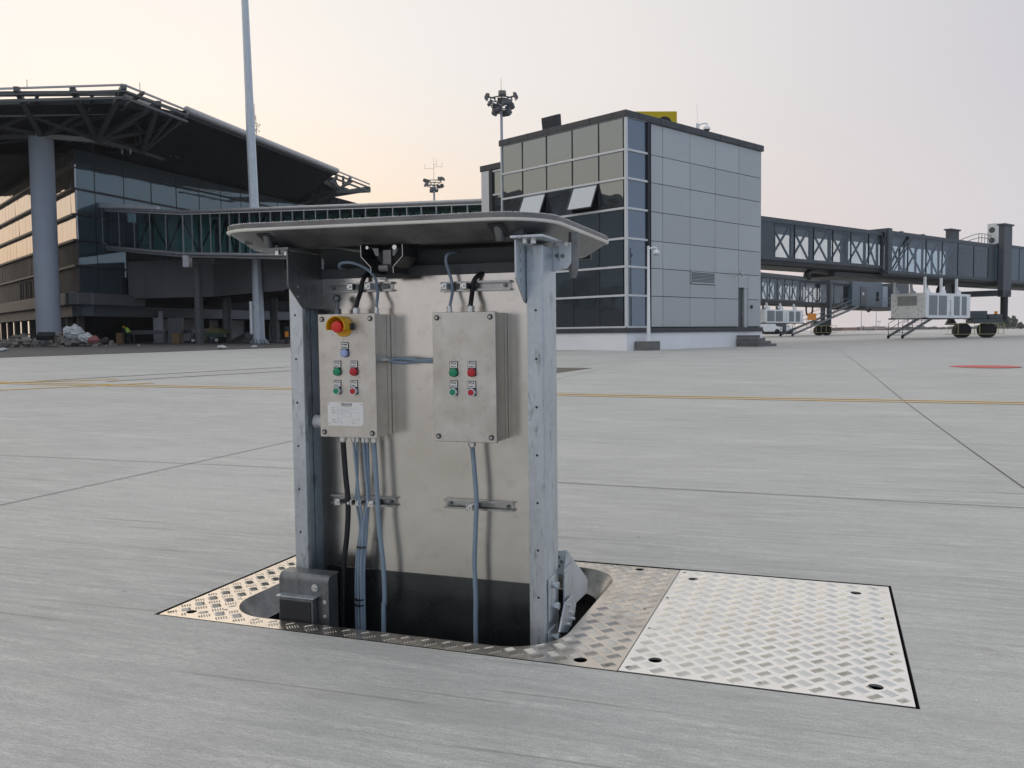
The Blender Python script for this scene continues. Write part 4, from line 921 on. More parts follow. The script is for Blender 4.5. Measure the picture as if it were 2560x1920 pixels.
# ================================================================ glazed gallery between tower and terminal
def gallery(root, P1, P2, zb1, zb2, H, n, mat, dep=3.2):
    """P1, P2: ends of the front face; n panes; returns nothing, all parts under root (at world origin)"""
    P1 = Vector(P1); P2 = Vector(P2); d = (P2 - P1).normalized(); nn = Vector((d.y, -d.x, 0)).normalized()
    if nn.y < 0: nn = -nn
    def P(t, z, o=0): p = P1.lerp(P2, t) + nn * o; return (p.x, p.y, zb1 + (zb2 - zb1) * t + z)
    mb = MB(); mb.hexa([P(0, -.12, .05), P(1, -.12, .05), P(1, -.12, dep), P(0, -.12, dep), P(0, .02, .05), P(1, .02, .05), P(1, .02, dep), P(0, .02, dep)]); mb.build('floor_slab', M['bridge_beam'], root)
    mb = MB(); mb.hexa([P(0, H - .26, .1), P(1, H - .26, .1), P(1, H - .26, dep), P(0, H - .26, dep), P(0, H - .04, .1), P(1, H - .04, .1), P(1, H - .04, dep), P(0, H - .04, dep)]); mb.build('roof_slab', M['roof_top'], root)
    mb = MB(); a, b = P(0, H - .12, .0), P(1, H - .12, .0); mb.cyl(a, b, .13, n=14); mb.build('eave_tube', M['roof_edge'], root, smooth=40)
    mb = MB(); mb.beam(P(0, H - .30, -.02), P(1, H - .30, -.02), .07, .06); mb.build('head_rail', M['mullion_white'], root)
    mb = MB(); mb.cyl(P(0, -.05, -.02), P(1, -.05, -.02), .13, n=12); mb.cyl(P(0, -.26, .05), P(1, -.26, .05), .07, n=10); mb.build('sill_tube', M['roof_edge'], root, smooth=40)
    for k in range(n + 1):
        t = k / n; mb = MB(); mb.beam(P(t, .05, 0), P(t, H - .28, 0), .05, .07, d); mb.build('mullion', M['roof_edge'], root)
    for k in range(n):
        t0, t1 = (k + .03) / n, (k + .97) / n; j = rnd.uniform(-.002, .002)
        mb = MB(); mb.add([P(t0, .08, .03 + j), P(t1, .08, .03), P(t1, H - .30, .03 + j), P(t0, H - .30, .03)], [(0, 1, 2, 3)])
        mb.build('glass_pane', mat, root, fix=False)
        mb = MB(); mb.add([P(k / n, .08, dep - .1), P((k + 1) / n, .08, dep - .1), P((k + 1) / n, H - .27, dep - .1), P(k / n, H - .27, dep - .1)], [(0, 1, 2, 3)]); mb.build('rear_pane', M['teal_lining'], root, fix=False)
    for k in range(n + 1):
        t = k / n; mb = MB(); mb.beam(P(t, 0, dep - .12), P(t, H - .3, dep - .12), .14, .14, d)
        if k < n and k % 2 == 0: mb.beam(P(t, .1, dep - .2), P((k + 1) / n, H - .4, dep - .2), .09, .09, d)
        if k < n and k % 2 == 1: mb.beam(P((k + 1) / n, .1, dep - .2), P(t, H - .4, dep - .2), .09, .09, d)
        mb.build('rear_brace', M['bridge_grey'], root)
    mb = MB(); mb.hexa([P(0, .02, dep - .02), P(1, .02, dep - .02), P(1, .02, dep + .02), P(0, .02, dep + .02), P(0, 1.15, dep - .02), P(1, 1.15, dep - .02), P(1, 1.15, dep + .02), P(0, 1.15, dep + .02)]); mb.build('dado_wall', M['bridge_grey'], root)
def at(u, v, Y): r = ray(u, v); return CAM + r * (Y / r.y)
H_ = 3.3; Y1 = 2185 * H_ / 105
p1 = at(460, 633, Y1); p2 = at(1212, 700, 50.0)
g1 = tag(empty('glazed_gallery', (0, 0, 0)), 'long glazed passenger gallery running level from the terminal to the tower', 'gallery')
gallery(g1, (p1.x, p1.y, 0), (p2.x, p2.y, 0), p1.z, 5.35, H_, 25, M['pane_teal'])
p0 = at(263, 616, Y1 * 97 / 89 )
g2 = tag(empty('gallery_spur', (0, 0, 0)), 'short glazed gallery section bending into the terminal wall', 'gallery')
gallery(g2, (p0.x, p0.y, 0), (p1.x - .05, p1.y, 0), p0.z, p1.z, H_, 5, M['pane_teal'])
mb = MB(); q = at(250, 612, p0.y - .1); mb.box(q.x - .45, q.x + .45, q.y - .4, q.y + 1.5, p0.z - 1.3, p0.z + H_ + .1)
mb.build('end_frame', M['roof_edge'], g2, bevel=.05)
mb = MB(); q = at(245, 508, p0.y - .5); mb.beam((q.x, q.y, p0.z + H_ + .1), (q.x + 5.2, q.y - .4, p0.z + H_ - .35), .5, .42); mb.build('canopy_rail', M['roof_edge'], g2)
q = at(462, 646, Y1 - .2); mb = MB(); mb.box(q.x - .1, q.x + .35, q.y - .2, q.y + .6, p1.z - 1.1, p1.z - .2); mb.build('bearing', M['roof_edge'], g2)
def gcolumn(u, Y, r, ztop_, lab):
    q = at(u, 800, Y); z0 = gz(q.x, q.y); c = MB(); c.cyl((0, 0, -.3), (0, 0, ztop_ - z0), r, n=20)
    o = c.build('gallery_column', M['column_paint'] if 0 else M['truss'], None, smooth=40); o.location = (q.x, q.y, z0)
    tag(o, lab, 'column', 'round columns under the gallery'); return o
gcolumn(498, 70.5, .33, 6.8, 'thick round grey column under the gallery bend, left of the tall mast')
gcolumn(568, 76, .36, 4.9, 'round grey column standing behind the loaded cargo tricycle')
gcolumn(685, 78, .34, 4.6, 'grey column right of the tall mast, nearest the kiosk post')
for u, Y in ((800, 62), (950, 58), (1110, 55)): gcolumn(u, Y, .33, 5.4, 'round grey column under the gallery hidden behind the kiosk')

# ================================================================ terminal
rl = ray(-560, 850); LA = math.atan2(rl.y, rl.x); rr_ = ray(2050, 842); RA = math.atan2(rr_.y, rr_.x)
tc0 = at(193, 600, 71.8); TFm = Frame((tc0.x, tc0.y, 0), RA); TL = Frame((tc0.x, tc0.y, 0), LA)
tr = tag(empty('terminal', (0, 0, 0)), 'large airport terminal with a wide overhanging roof and glass walls at left', 'building')
tzr = [1 + (847 - v) / 2185 * 71.8 for v in (378, 414, 477, 540, 603, 666, 733)]
def wq(F, x, y, z): p = F.w(x, y, z); return (p.x, p.y, p.z)
def fpanel(mb, F, x0, x1, z0, z1, y0=0., y1=.06):
    mb.hexa([wq(F, x0, y0, z0), wq(F, x1, y0, z0), wq(F, x1, y1, z0), wq(F, x0, y1, z0), wq(F, x0, y0, z1), wq(F, x1, y0, z1), wq(F, x1, y1, z1), wq(F, x0, y1, z1)])
sideR, sideL = 1, -1          # local y pointing into the building
mods = [0] + [TFm.px(u, 470).x for u in (236.5, 309, 377.5, 440, 497, 551)] 
step_ = mods[-1] - mods[-2]
while mods[-1] < 48: mods.append(mods[-1] + step_)
for r in range(6):
    for c in range(len(mods) - 1):
        if r >= 3 and mods[c + 1] > TFm.px(330, 600).x + 2: continue
        mb = MB(); j = rnd.uniform(-.01, .01); fpanel(mb, TFm, mods[c] + .04, mods[c + 1] - .04, tzr[r + 1] + .05, tzr[r] - .05, j, .1 - j); mb.build('window', M['glass_term'], tr)
xl = TFm.px(327, 700).x
for i, z in enumerate(tzr[1:]):
    mb = MB(); fpanel(mb, TFm, -.1, 48 if i < 2 else (TFm.px(250, 560).x if i < 4 else xl), z - .07, z + .07, -.14, .05); mb.build('transom', M['mullion_dark'], tr)
mb = MB()
for x in mods[1:-1]: fpanel(mb, TFm, x - .035, x + .035, tzr[3], 18, -.02, .08)
mb.build('mullion', M['mullion_dark'], tr)
cA = TFm.w(.35, .18); cB = TFm.w(47, .18); cD = TL.w(45, -.35); cA = TFm.w(.5, .3)
mb = MB(); mb.prism([(cA.x, cA.y), (cB.x, cB.y), (cB.x - 12, cB.y + 5), (cD.x, cD.y)], 'z', 4.0, 18.3); mb.build('core_wall', M['gap'], tr)
gA, gB, gD = TFm.w(6.2, 8.2), TFm.w(46, 8.2), TL.w(45, -5.5); gE = TL.w(6, -5.5)
mb = MB(); mb.prism([(gE.x, gE.y), (gA.x, gA.y), (gB.x, gB.y), (gB.x - 12, gB.y + 5), (gD.x, gD.y)], 'z', .2, 4.0); mb.build('ground_floor_core', M['gap'], tr)
# left wing facade
nL = 15; stp = 3.1
for r in range(6):
    for c in range(nL * 2):
        mb = MB(); j = rnd.uniform(-.025, .025); j2 = rnd.uniform(-.02, .02); x0, x1 = c * stp / 2 + .03, (c + 1) * stp / 2 - .03; z0, z1 = tzr[r + 1] + .06, tzr[r] - .06
        mb.hexa([wq(TL, x0, j - .1, z0), wq(TL, x1, -j - .1, z0), wq(TL, x1, -j + j2, z0), wq(TL, x0, j, z0), wq(TL, x0, j2 - .1, z1), wq(TL, x1, -j - .1, z1), wq(TL, x1, 0, z1), wq(TL, x0, 0, z1)])
        mb.build('warm_window', M['glass_warm'] if r < 4 else M['term_brown'], tr)
for i, z in enumerate(tzr[1:]):
    mb = MB(); fpanel(mb, TL, -.1, nL * stp, z - .09, z + .09, .0, .30); mb.build('transom', M['mullion_dark'], tr)
mb = MB()
x = 7.0
for i in range(14):
    mb = MB(); w_ = (.35, .7, .35, .5)[i % 4]; fpanel(mb, TL, x, x + w_, tzr[6] + .25, tzr[5] - .35, .0, .03); mb.build('slit_window', M['gap'], tr); x += w_ + (.65, .45, .9)[i % 3]
# ledge over the undercroft
mb = MB(); fpanel(mb, TL, -.5, nL * stp, tzr[6] - 1.0, tzr[6], -1, .9); fpanel(mb, TFm, -.9, TFm.px(345, 750).x, tzr[6] - .98, tzr[6] - .02, -.8, .6); mb.build('ledge', M['term_panel'], tr, bevel=.05)
mb = MB(); fpanel(mb, TL, -.2, nL * stp, tzr[6] - 1.9, tzr[6] - 1.0, -1, .2); fpanel(mb, TFm, -.3, 44, tzr[6] - 1.9, tzr[6] - 1.0, -.2, .5); mb.build('under_ledge', M['bridge_grey'], tr)
# undercroft: ceiling, back wall
mb = MB(); fpanel(mb, TFm, 5.2, 46, .2, 3.2, 8.0, 8.19); mb.build('undercroft_wall', M['wall_white'], tr)
for a, b in ((202, 314), (392, 490), (506, 545), (590, 610), (625, 640), (660, 700)):
    mb = MB()
    x0 = TFm.px(a, 815, 'y', 8).x; x1 = TFm.px(b, 815, 'y', 8).x
    fpanel(mb, TFm, x1, x1 + (TFm.px(b + (78 if b == 314 else 30), 815, 'y', 8).x - x1), .2, 3.2, 7.8, 7.95); mb.build('undercroft_opening', M['gap'], tr)
uA, uB, uC, uD = TFm.w(.4, .2), TFm.w(47, .2), TFm.w(47, 8.3), TFm.w(6, 8.3)
mb = MB(); mb.prism([(p.x, p.y) for p in (uA, uB, uC, uD)], 'z', 2.95, 3.98); mb.build('undercroft_ceiling', M['gap'], tr)
for k in range(12):
    mb = MB(); fpanel(mb, TL, 1.5 + 3.6 * k, 2.0 + 3.6 * k, .2, tzr[6] - 1.9, -.7, -.2); mb.build('pier', M['term_brown'], tr)
mb = MB(); fpanel(mb, TFm, 6.6, 20, 4.35 - .25, 4.9 - .2, 4.9, 5.3); mb.build('light_strip_panel', M['roof_edge'], tr)
# grey panel block below the gallery
blk = tag(empty('panel_block', (0, 0, 0)), 'grey panelled block under the gallery between terminal and mast', 'building')
qa = at(322, 746, 76.5); qb = at(536, 742, 74.2); qc = at(712, 727, 65.5); qd = at(1000, 735, 60)
zb = 4.3
def wallseg(name, a, b, z0, z1, mat, n, parent, th=.3):
    a = Vector((a.x, a.y, 0)); b = Vector((b.x, b.y, 0)); F = Frame((a.x, a.y, 0), math.atan2(b.y - a.y, b.x - a.x)); L = (b - a).length
    mb = MB(); fpanel(mb, F, 0, L, z0, z1, .02, th); W_ = mb.build(name + '_core', M['gap'], parent)
    mb = MB()
    for k in range(n): fpanel(mb, F, L * k / n + .012, L * (k + 1) / n - .012, z0 + .02, z1, -.03, .02)
    mb.build(name, mat, parent); return F
wallseg('front_panels', qa, qb, qb.z, 7.6, M['term_panel'], 5, blk)
wallseg('return_panels', qb, qc, qb.z, 7.2, M['term_panel'], 6, blk)
wallseg('far_panels', qc, qd, qb.z + .1, 6.0, M['term_panel'], 8, blk)
mb = MB(); mb.add([(qa.x, qa.y, qb.z), (qb.x, qb.y, qb.z), (qc.x, qc.y, qb.z), (qc.x + 4, qc.y + 16, qb.z), (qa.x, qa.y + 14, qb.z)], [(0, 1, 2, 3, 4)]); mb.v = [v for v in mb.v]
mb.build('block_soffit', M['gap'], blk, fix=False)
mb = MB(); mb.prism([(qa.x, qa.y + .3), (qb.x, qb.y + .3), (qc.x, qc.y + .4), (qc.x + 4, qc.y + 16), (qa.x, qa.y + 14)], 'z', qb.z + .01, 6.3); mb.build('block_core', M['gap'], blk)
# big column
q = at(113, 600, 70.0); z0 = gz(q.x, q.y); cm = MB(); cm.cyl((0, 0, -.5), (0, 0, 17.0 - z0), .90, n=40); co_ = cm.build('roof_column', M['column_paint'], None, smooth=40); co_.location = (q.x, q.y, z0)
tag(co_, 'massive pale round column carrying the terminal roof corner', 'column')
# roof with open truss corner
A1 = at(310, 212, 60.0); T1 = at(924, 456, 99.3); E0 = at(0, 221, 60.6); zR = A1.z
E0 = A1 + (E0 - A1) * 2.2; E0.z = zR
T1.z = zR - .1
roof = tag(empty('terminal_roof', (0, 0, 0)), 'huge flat terminal roof with an open steel truss at its corner', 'roof')
S1 = at(466, 273, 0.1); S1 = A1.lerp(T1, .0)
def on_edge(u): # point of the long edge under photo column u
    best = min((abs((lambda p: CX + FPX * (ROT.transposed() @ (p - CAM)).x / -(ROT.transposed() @ (p - CAM)).z)(A1.lerp(T1, k / 400)) - u), k / 400) for k in range(401)); return A1.lerp(T1, best[1])
S1 = on_edge(466); S2 = on_edge(842)
S4 = at(356, 380, 73.8); S3 = at(738, 506, 103.0); zc_ = 16.7
mb = MB()
far1 = Vector((-30, 130, zR)); far2 = Vector((-62, 130, zR)); far3 = Vector((-60, 62, zR))
top = [A1, T1, far1, far2, far3, E0]
mb.add([(p.x, p.y, p.z + .02) for p in top] + [(p.x, p.y, p.z + .25) for p in top], [tuple(range(6))[::-1], tuple(range(6, 12))] + [(i, (i + 1) % 6, 6 + (i + 1) % 6, 6 + i) for i in range(6)])
# keep the deck back from the open corner so that sky shows between the edge rails
mb = MB(); ins = Vector((-1.3, 1.0, 0))
top = [A1 + Vector((-2.0, 2.6, 0)), S1 + Vector((-1.2, 0, 0)), S1 + Vector((0, 0, 0)), S2, S2 + Vector((-2.5, -1, 0)), T1 + Vector((-4, 3, 0)), far1, far2, far3, E0 + Vector((0, 2.2, 0))]
n = len(top); mb.add([(p.x, p.y, zR - .55) for p in top] + [(p.x, p.y, zR - .05) for p in top], [tuple(range(n))[::-1], tuple(range(n, 2 * n))] + [(i, (i + 1) % n, n + (i + 1) % n, n + i) for i in range(n)])
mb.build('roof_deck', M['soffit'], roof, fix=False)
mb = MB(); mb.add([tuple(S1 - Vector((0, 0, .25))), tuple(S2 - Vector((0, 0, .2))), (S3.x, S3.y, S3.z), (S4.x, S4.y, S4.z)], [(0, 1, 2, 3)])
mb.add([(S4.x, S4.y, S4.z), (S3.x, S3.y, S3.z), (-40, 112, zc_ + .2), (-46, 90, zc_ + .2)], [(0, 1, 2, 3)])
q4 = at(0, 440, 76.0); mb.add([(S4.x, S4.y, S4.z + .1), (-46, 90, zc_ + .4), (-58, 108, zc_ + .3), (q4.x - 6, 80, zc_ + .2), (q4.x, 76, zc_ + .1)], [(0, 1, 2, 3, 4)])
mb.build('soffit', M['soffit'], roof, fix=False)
mb = MB(); mb.cyl(S1, S2, .30, n=14); mb.build('eave_tube', M['roof_edge'], roof, smooth=40)
mb = MB(); mb.beam(S1 + Vector((-.1, 0, -.45)), S2 + Vector((-.1, 0, -.35)), .08, .08); mb.build('gutter_line', M['roof_edge'], roof)
def bar(a, b, w=.25, name='truss_bar', mat='truss'):
    mb = MB(); mb.beam(a, b, w, w); return mb.build(name, M[mat], roof)
dz = lambda p, z: Vector((p.x, p.y, p.z + z))
for a, b in ((E0, A1), (A1, S1), (S2, T1)):
    bar(dz(a, .0), dz(b, .0), .12, 'edge_rail', 'roof_edge'); bar(dz(a, -.40), dz(b, -.40), .14, 'edge_rail', 'truss'); bar(dz(a, -.85), dz(b, -.85), .16, 'edge_rail')
for pts, Ys, mt_, w_ in ((((-120, 236), (290, 233)), (61.2, 61.2), 'truss', .3), (((-120, 262), (277, 253)), (63, 63), 'truss', .16), (((-120, 272), (275, 262)), (64, 64), 'louvre_beige', .14), (((-120, 293), (272, 284)), (65.5, 65.5), 'louvre_beige', .13), (((310, 240), (398, 268)), (61.5, 68), 'louvre_beige', .3), (((291, 262), (350, 288)), (64, 68), 'truss', .15), (((291, 281), (414, 324)), (65.5, 71), 'louvre_beige', .14), (((308, 228), (460, 283)), (60.6, 70), 'truss', .2)):
    bar(at(*pts[0], Ys[0]), at(*pts[1], Ys[1]), w_, 'purlin', mt_)
top_nodes = [at(u, v, 60.3) for u, v in ((-100, 224), (40, 221), (180, 216))] + [A1]
low = [at(-60, 345, 69.5), at(102, 340, 69.5), at(243, 351, 69.3), at(356, 380, 73.8)]
for p in top_nodes[:3]: p.z = zR
for tn, ln in ((0, 0), (1, 1), (2, 2), (3, 2)):
    t_ = top_nodes[tn]; l_ = low[ln]; bar(dz(t_, -.1), l_, .34)
    m_ = t_.lerp(l_, .35); bar(dz(m_, 0), (m_.x, m_.y, zR - .1), .22); bar(m_ + Vector((0, 1.0, 0)), dz(t_ + Vector((.8, 1.2, 0)), -.2), .2)
e1_, e2_, e3_ = on_edge(398), on_edge(440), S1
bar(dz(e1_, -.3), low[2], .32); bar(dz(e1_, -.3), low[3], .34); bar(dz(e2_, -.3), low[3], .24); bar(dz(e3_, -.4), low[3], .26)
bar(low[0], low[1], .3); bar(low[1], low[2], .34, mat='louvre_beige'); bar(low[2], low[3], .32); bar(low[3], S4 + (S3 - S4) * .1, .3)
mid = [at(-90, 292, 65.5), at(70, 288, 65.5), at(205, 285, 65.5), at(275, 284, 65.5), at(345, 300, 68), at(414, 324, 71)]
for a, b in ((mid[1], low[2]), (mid[1], low[0]), (mid[3], low[1]), (mid[2], low[1]), (mid[4], low[2]), (mid[5], low[2]), (mid[4], low[3]), (mid[0], low[1])): bar(a, b, .20)
rnd2 = random.Random(3)
for k in range(16):
    a = mid[rnd2.randrange(6)] + Vector((rnd2.uniform(-1, 1), rnd2.uniform(1, 4), 0)); b = low[rnd2.randrange(4)] + Vector((rnd2.uniform(-3, 3), rnd2.uniform(1, 4), .2)); bar(a, b, .13)
for u in (305, 326):
    q = at(u, 372, 72); bar(q, dz(q, -.42), .06, 'hanging_rod', 'mullion_white')
for u, v in ((68, 219), (350, 226)):
    q = at(u, v, 62); mb = MB(); mb.cyl(q - Vector((0, 0, .1)), q + Vector((0, 0, .55)), .02, n=6); mb.build('lightning_rod', M['mullion_dark'], roof)
# far tip truss
tipb = at(738, 508, 103.0); tipm = at(843, 480, 100)
bar(dz(T1, -.5), at(800, 492, 101), .5); bar(at(800, 492, 101), tipb, .5); bar(dz(T1, -.7), tipm, .4); bar(tipm, at(775, 495, 101.5), .4)
for u0, v0, u1, v1 in ((842, 440, 820, 478), (880, 452, 835, 480), (858, 440, 858, 470), (820, 462, 870, 474), (842, 466, 790, 488), (800, 455, 780, 490), (876, 444, 868, 462), (790, 470, 840, 488), (828, 452, 850, 470), (846, 476, 874, 476)):
    bar(at(u0, v0, 100), at(u1, v1, 100.5), .26)
mb = MB(); pts = [at(u, v, 102) for u, v in ((700, 500), (760, 452), (815, 440), (838, 444), (832, 462), (806, 470), (812, 484), (790, 496), (745, 509))]
mb.add([tuple(p) for p in pts] + [(p.x - .8, p.y + 6, p.z) for p in pts], [tuple(range(9)), tuple(range(9, 18))[::-1]] + [(i, (i + 1) % 9, 9 + (i + 1) % 9, 9 + i) for i in range(9)]); mb.build('end_web', M['soffit'], roof)
# pier building to the left, outside the picture but mirrored in the tower's glass
ob = tag(empty('pier_building', (-62, 44, 0), R(4)), 'low dark pier building beyond the left edge of the photo', 'building')
mb = MB(); mb.box(-14, 0, -22, 41, 0, 16.6); mb.build('wall', M['term_panel'], ob)
mb = MB(); mb.box(-15, 1.5, -23, 42, 16.6, 17.4); mb.build('roof', M['truss'], ob)
mb = MB(); mb.box(0, .1, -21, 40, 4, 15); mb.build('window_band', M['glass_term'], ob)

# ================================================================ undercroft clutter
def block_thing(name, u, v, Y, w, d, h, mat, label, cat, rot=0, bev=.02, group=None):
    q = at(u, v, Y); z = gz(q.x, q.y); mb = MB(); mb.box(-w / 2, w / 2, -d / 2, d / 2, 0, h); o = mb.build(name, M[mat], None, bevel=bev); o.location = (q.x, q.y, z); o.rotation_euler = (0, 0, rot); tag(o, label, cat, group); return o
def table(u, Y, w, h, label, mat='term_panel'):
    q = at(u, 850, Y); t = tag(empty('work_bench', (q.x, q.y, gz(q.x, q.y))), label, 'bench')
    mb = MB(); mb.box(-w / 2, w / 2, -.5, .5, h - .35, h); mb.build('bench_top', M[mat], t, bevel=.02)
    for x in (-w / 2 + .15, w / 2 - .15):
        for y in (-.4, .4): mb = MB(); mb.box(x - .06, x + .06, y - .06, y + .06, 0, h - .35); mb.build('leg', M['bridge_grey'], t)
table(372, 77.5, 3.3, 1.15, 'long grey site bench in the undercroft right of the worker'); table(452, 78.5, 2.6, 1.2, 'shorter grey site bench left of the round gallery column')
block_thing('plywood_crate', 301, 850, 75.6, .48, .6, .95, 'wood', 'plywood crate standing at the bending worker', 'crate')
block_thing('plywood_crate', 442, 850, 76.2, .62, .6, .85, 'wood', 'plywood crate under the grey cabinet left of the gallery column', 'crate')
block_thing('site_cabinet', 441, 850, 77.2, 1.1, .8, 2.2, 'term_panel', 'tall pale grey cabinet behind the right plywood crate', 'cabinet')
block_thing('white_panel', 395, 800, 80, .9, .05, 2.9, 'wall_white', 'white board leaning in the undercroft behind the long bench', 'board')
# worker bending over the crate
wq_ = at(321, 850, 75.2); wk = tag(empty('worker', (wq_.x, wq_.y, gz(wq_.x, wq_.y)), R(-14)), 'person in yellow helmet and hi-vis vest bending over a crate at the rubble', 'person')
wk.name = 'person'
def skinned(name, verts, edges, radii, mat, parent, root=0):
    me = bpy.data.meshes.new(name); me.from_pydata(verts, edges, []); me.materials.append(mat); o = bpy.data.objects.new(name, me); COL.objects.link(o); o.parent = parent
    sk = o.modifiers.new('skin', 'SKIN'); sk.use_smooth_shade = True
    if not me.skin_vertices: 
        bpy.context.view_layer.objects.active = o
    for i, r in enumerate(radii):
        d_ = me.skin_vertices[0].data[i] if me.skin_vertices else None
        if d_: d_.radius = (r, r); d_.use_root = (i == root)
    sb = o.modifiers.new('sub', 'SUBSURF'); sb.levels = 1; sb.render_levels = 2
    return o
def body_tube(name, chains, mat, parent):
    mb = MB()
    for pts, rad in chains:
        P = [Vector(p) for p in pts]; vs = []; n = 12
        for i, p in enumerate(P):
            d = (P[min(i + 1, len(P) - 1)] - P[max(i - 1, 0)]).normalized(); t = d.orthogonal().normalized() if i == 0 else (t - d * t.dot(d)).normalized(); q = d.cross(t)
            vs.append([tuple(p + (t * math.cos(2 * math.pi * k / n) + q * math.sin(2 * math.pi * k / n)) * rad[i]) for k in range(n)])
        mb.loft(vs, True, True, True)
    o = mb.build(name, mat, parent, smooth=70); rm = o.modifiers.new('join', 'REMESH'); rm.mode = 'VOXEL'; rm.voxel_size = .022; rm.use_smooth_shade = True; return o
body = body_tube('body', [([(.02, -.12, .06), (0, -.12, .12), (.02, -.11, .48), (.10, -.09, .86)], [.07, .05, .065, .095]), ([(-.02, .12, .06), (0, .12, .12), (.06, .11, .48), (.10, .09, .86)], [.07, .05, .065, .095]),
    ([(.10, -.10, .90), (.10, .10, .90)], [.11, .11]), ([(.10, 0, .88), (.0, 0, 1.12), (-.18, 0, 1.30), (-.26, 0, 1.35)], [.14, .145, .15, .07]), ([(-.24, 0, 1.34), (-.36, 0, 1.39)], [.055, .055]),
    ([(-.18, -.19, 1.30), (-.20, -.25, 1.05), (-.42, -.18, .97)], [.06, .05, .035]), ([(-.18, .19, 1.30), (-.20, .25, 1.05), (-.42, .15, .98)], [.06, .05, .035]), ([(-.18, -.19, 1.3), (-.18, .19, 1.3)], [.07, .07]),
    ([(-.05, -.12, .05), (-.17, -.13, .035)], [.05, .035]), ([(-.08, .12, .05), (-.2, .13, .035)], [.05, .035])] +
    [([(-.42, s_ * .17, .97), (-.50, s_ * (.14 + .018 * k), .95 - .004 * k), (-.53, s_ * (.14 + .018 * k), .91)], [.016, .011, .010]) for s_ in (-1, 1) for k in range(4)] + [([(-.43, s_ * .14, .97), (-.47, s_ * .10, .94)], [.014, .011]) for s_ in (-1, 1)], M['cloth_dark'], wk)
mb = MB(); mb.sphere((-.42, 0, 1.40), .105, 16, 12, .95, .80, 1.15); mb.sphere((-.515, 0, 1.385), .018, 8, 6); mb.sphere((-.42, -.085, 1.395), .022, 8, 6); mb.sphere((-.42, .085, 1.395), .022, 8, 6); mb.build('head', M['skin'], wk, smooth=60)
mb = MB(); mb.sphere((-.415, 0, 1.44), .13, 18, 10, 1.05, .95, .9, 0, .55); mb.cyl((-.43, 0, 1.432), (-.43, 0, 1.44), .155, .145, n=20); mb.build('helmet', M['helmet'], wk, smooth=50)
body_tube('hi_vis_vest', [([(.09, 0, .96), (.0, 0, 1.13), (-.16, 0, 1.30), (-.215, 0, 1.335)], [.155, .165, .172, .11]), ([(-.17, -.17, 1.3), (-.17, .17, 1.3)], [.095, .095])], M['hivis'], wk)
mb = MB(); mb.cyl((.02, 0, 1.08), (-.02, 0, 1.13), .172, .173, n=20, caps=False); mb.build('reflective_band', M['mullion_white'], wk, smooth=40)
# cargo tricycle
q = at(520, 845, 75.0); tk = tag(empty('cargo_tricycle', (q.x, q.y, gz(q.x, q.y)), R(4)), 'dark green cargo tricycle loaded with olive sacks under the gallery', 'tricycle')
def wheel(root, x, y, r, w, name='wheel'):
    mb = MB(); mb.cyl((x, y - w / 2, r), (x, y + w / 2, r), r, n=24); W_ = mb.build(name, M['tyre'], root, smooth=30, bevel=.02)
    mb = MB(); mb.cyl((x, y - w / 2 - .01, r), (x, y + w / 2 + .01, r), r * .55, n=16); mb.build('rim', M['wall_white'], W_, smooth=30)
wheel(tk, -1.25, 0, .27, .10); wheel(tk, .85, -.5, .27, .14); wheel(tk, .85, .5, .27, .14)
mb = MB(); mb.tube([(-1.25, -.07, .27), (-1.15, -.07, .75), (-1.0, 0, 1.05)], .03, 8); mb.tube([(-1.0, -.35, 1.08), (-1.02, 0, 1.02), (-1.0, .35, 1.08)], .02, 8); mb.beam((-1.2, 0, .62), (-.9, 0, .55), .22, .05); mb.build('fork', M['truck_green'], tk)
mb = MB(); mb.box(-.75, -.2, -.3, .3, .28, .66); mb.box(-.7, -.15, -.25, .25, .66, .76); mb.box(-1.0, 1.3, -.25, .25, .24, .34); mb.build('frame', M['truck_green'], tk, bevel=.03)
mb = MB(); mb.box(-.15, 1.5, -.6, .6, .52, .58); mb.box(-.15, 1.5, -.6, -.56, .58, .86); mb.box(-.15, 1.5, .56, .6, .58, .86); mb.box(-.18, -.13, -.6, .6, .58, 1.25); mb.box(1.46, 1.5, -.6, .6, .58, .8); mb.build('cargo_bed', M['truck_green'], tk)
mb = MB(); mb.add([(-.12, -.55, .7), (1.5, -.6, .7), (1.5, .55, .7), (-.12, .55, .7), (.1, -.4, 1.25), (.9, -.45, 1.22), (1.5, .3, 1.0), (.3, .45, 1.4), (.55, .0, 1.5), (1.9, -.1, .95)], [(0, 1, 5, 4), (1, 9, 5), (1, 2, 9), (2, 6, 9), (2, 3, 7, 6), (3, 0, 4, 7), (4, 5, 8), (5, 9, 8), (9, 6, 8), (6, 7, 8), (7, 4, 8)]); mb.build('load', M['tarp'], tk, bevel=.04)
# scrap trolley
q = at(600, 846, 74); sp = tag(empty('scrap_frame', (q.x, q.y, gz(q.x, q.y))), 'pile of grey metal frames left of the tall mast foot', 'scrap')
mb = MB()
for k in range(7): mb.beam((-1.0 + .1 * k, -.3 + .12 * k, .1), (.3 + .1 * k, -.2 + .12 * k, .75), .06, .06); 
for k in range(4): mb.beam((-.8 + .35 * k, -.3, .25 + .12 * k), (-.8 + .35 * k, .5, .25 + .12 * k), .05, .05)
mb.box(.5, 1.1, -.2, .4, .35, .9); mb.box(.3, 1.3, -.3, .5, .2, .3); mb.build('metal_bars', M['truss'], sp)
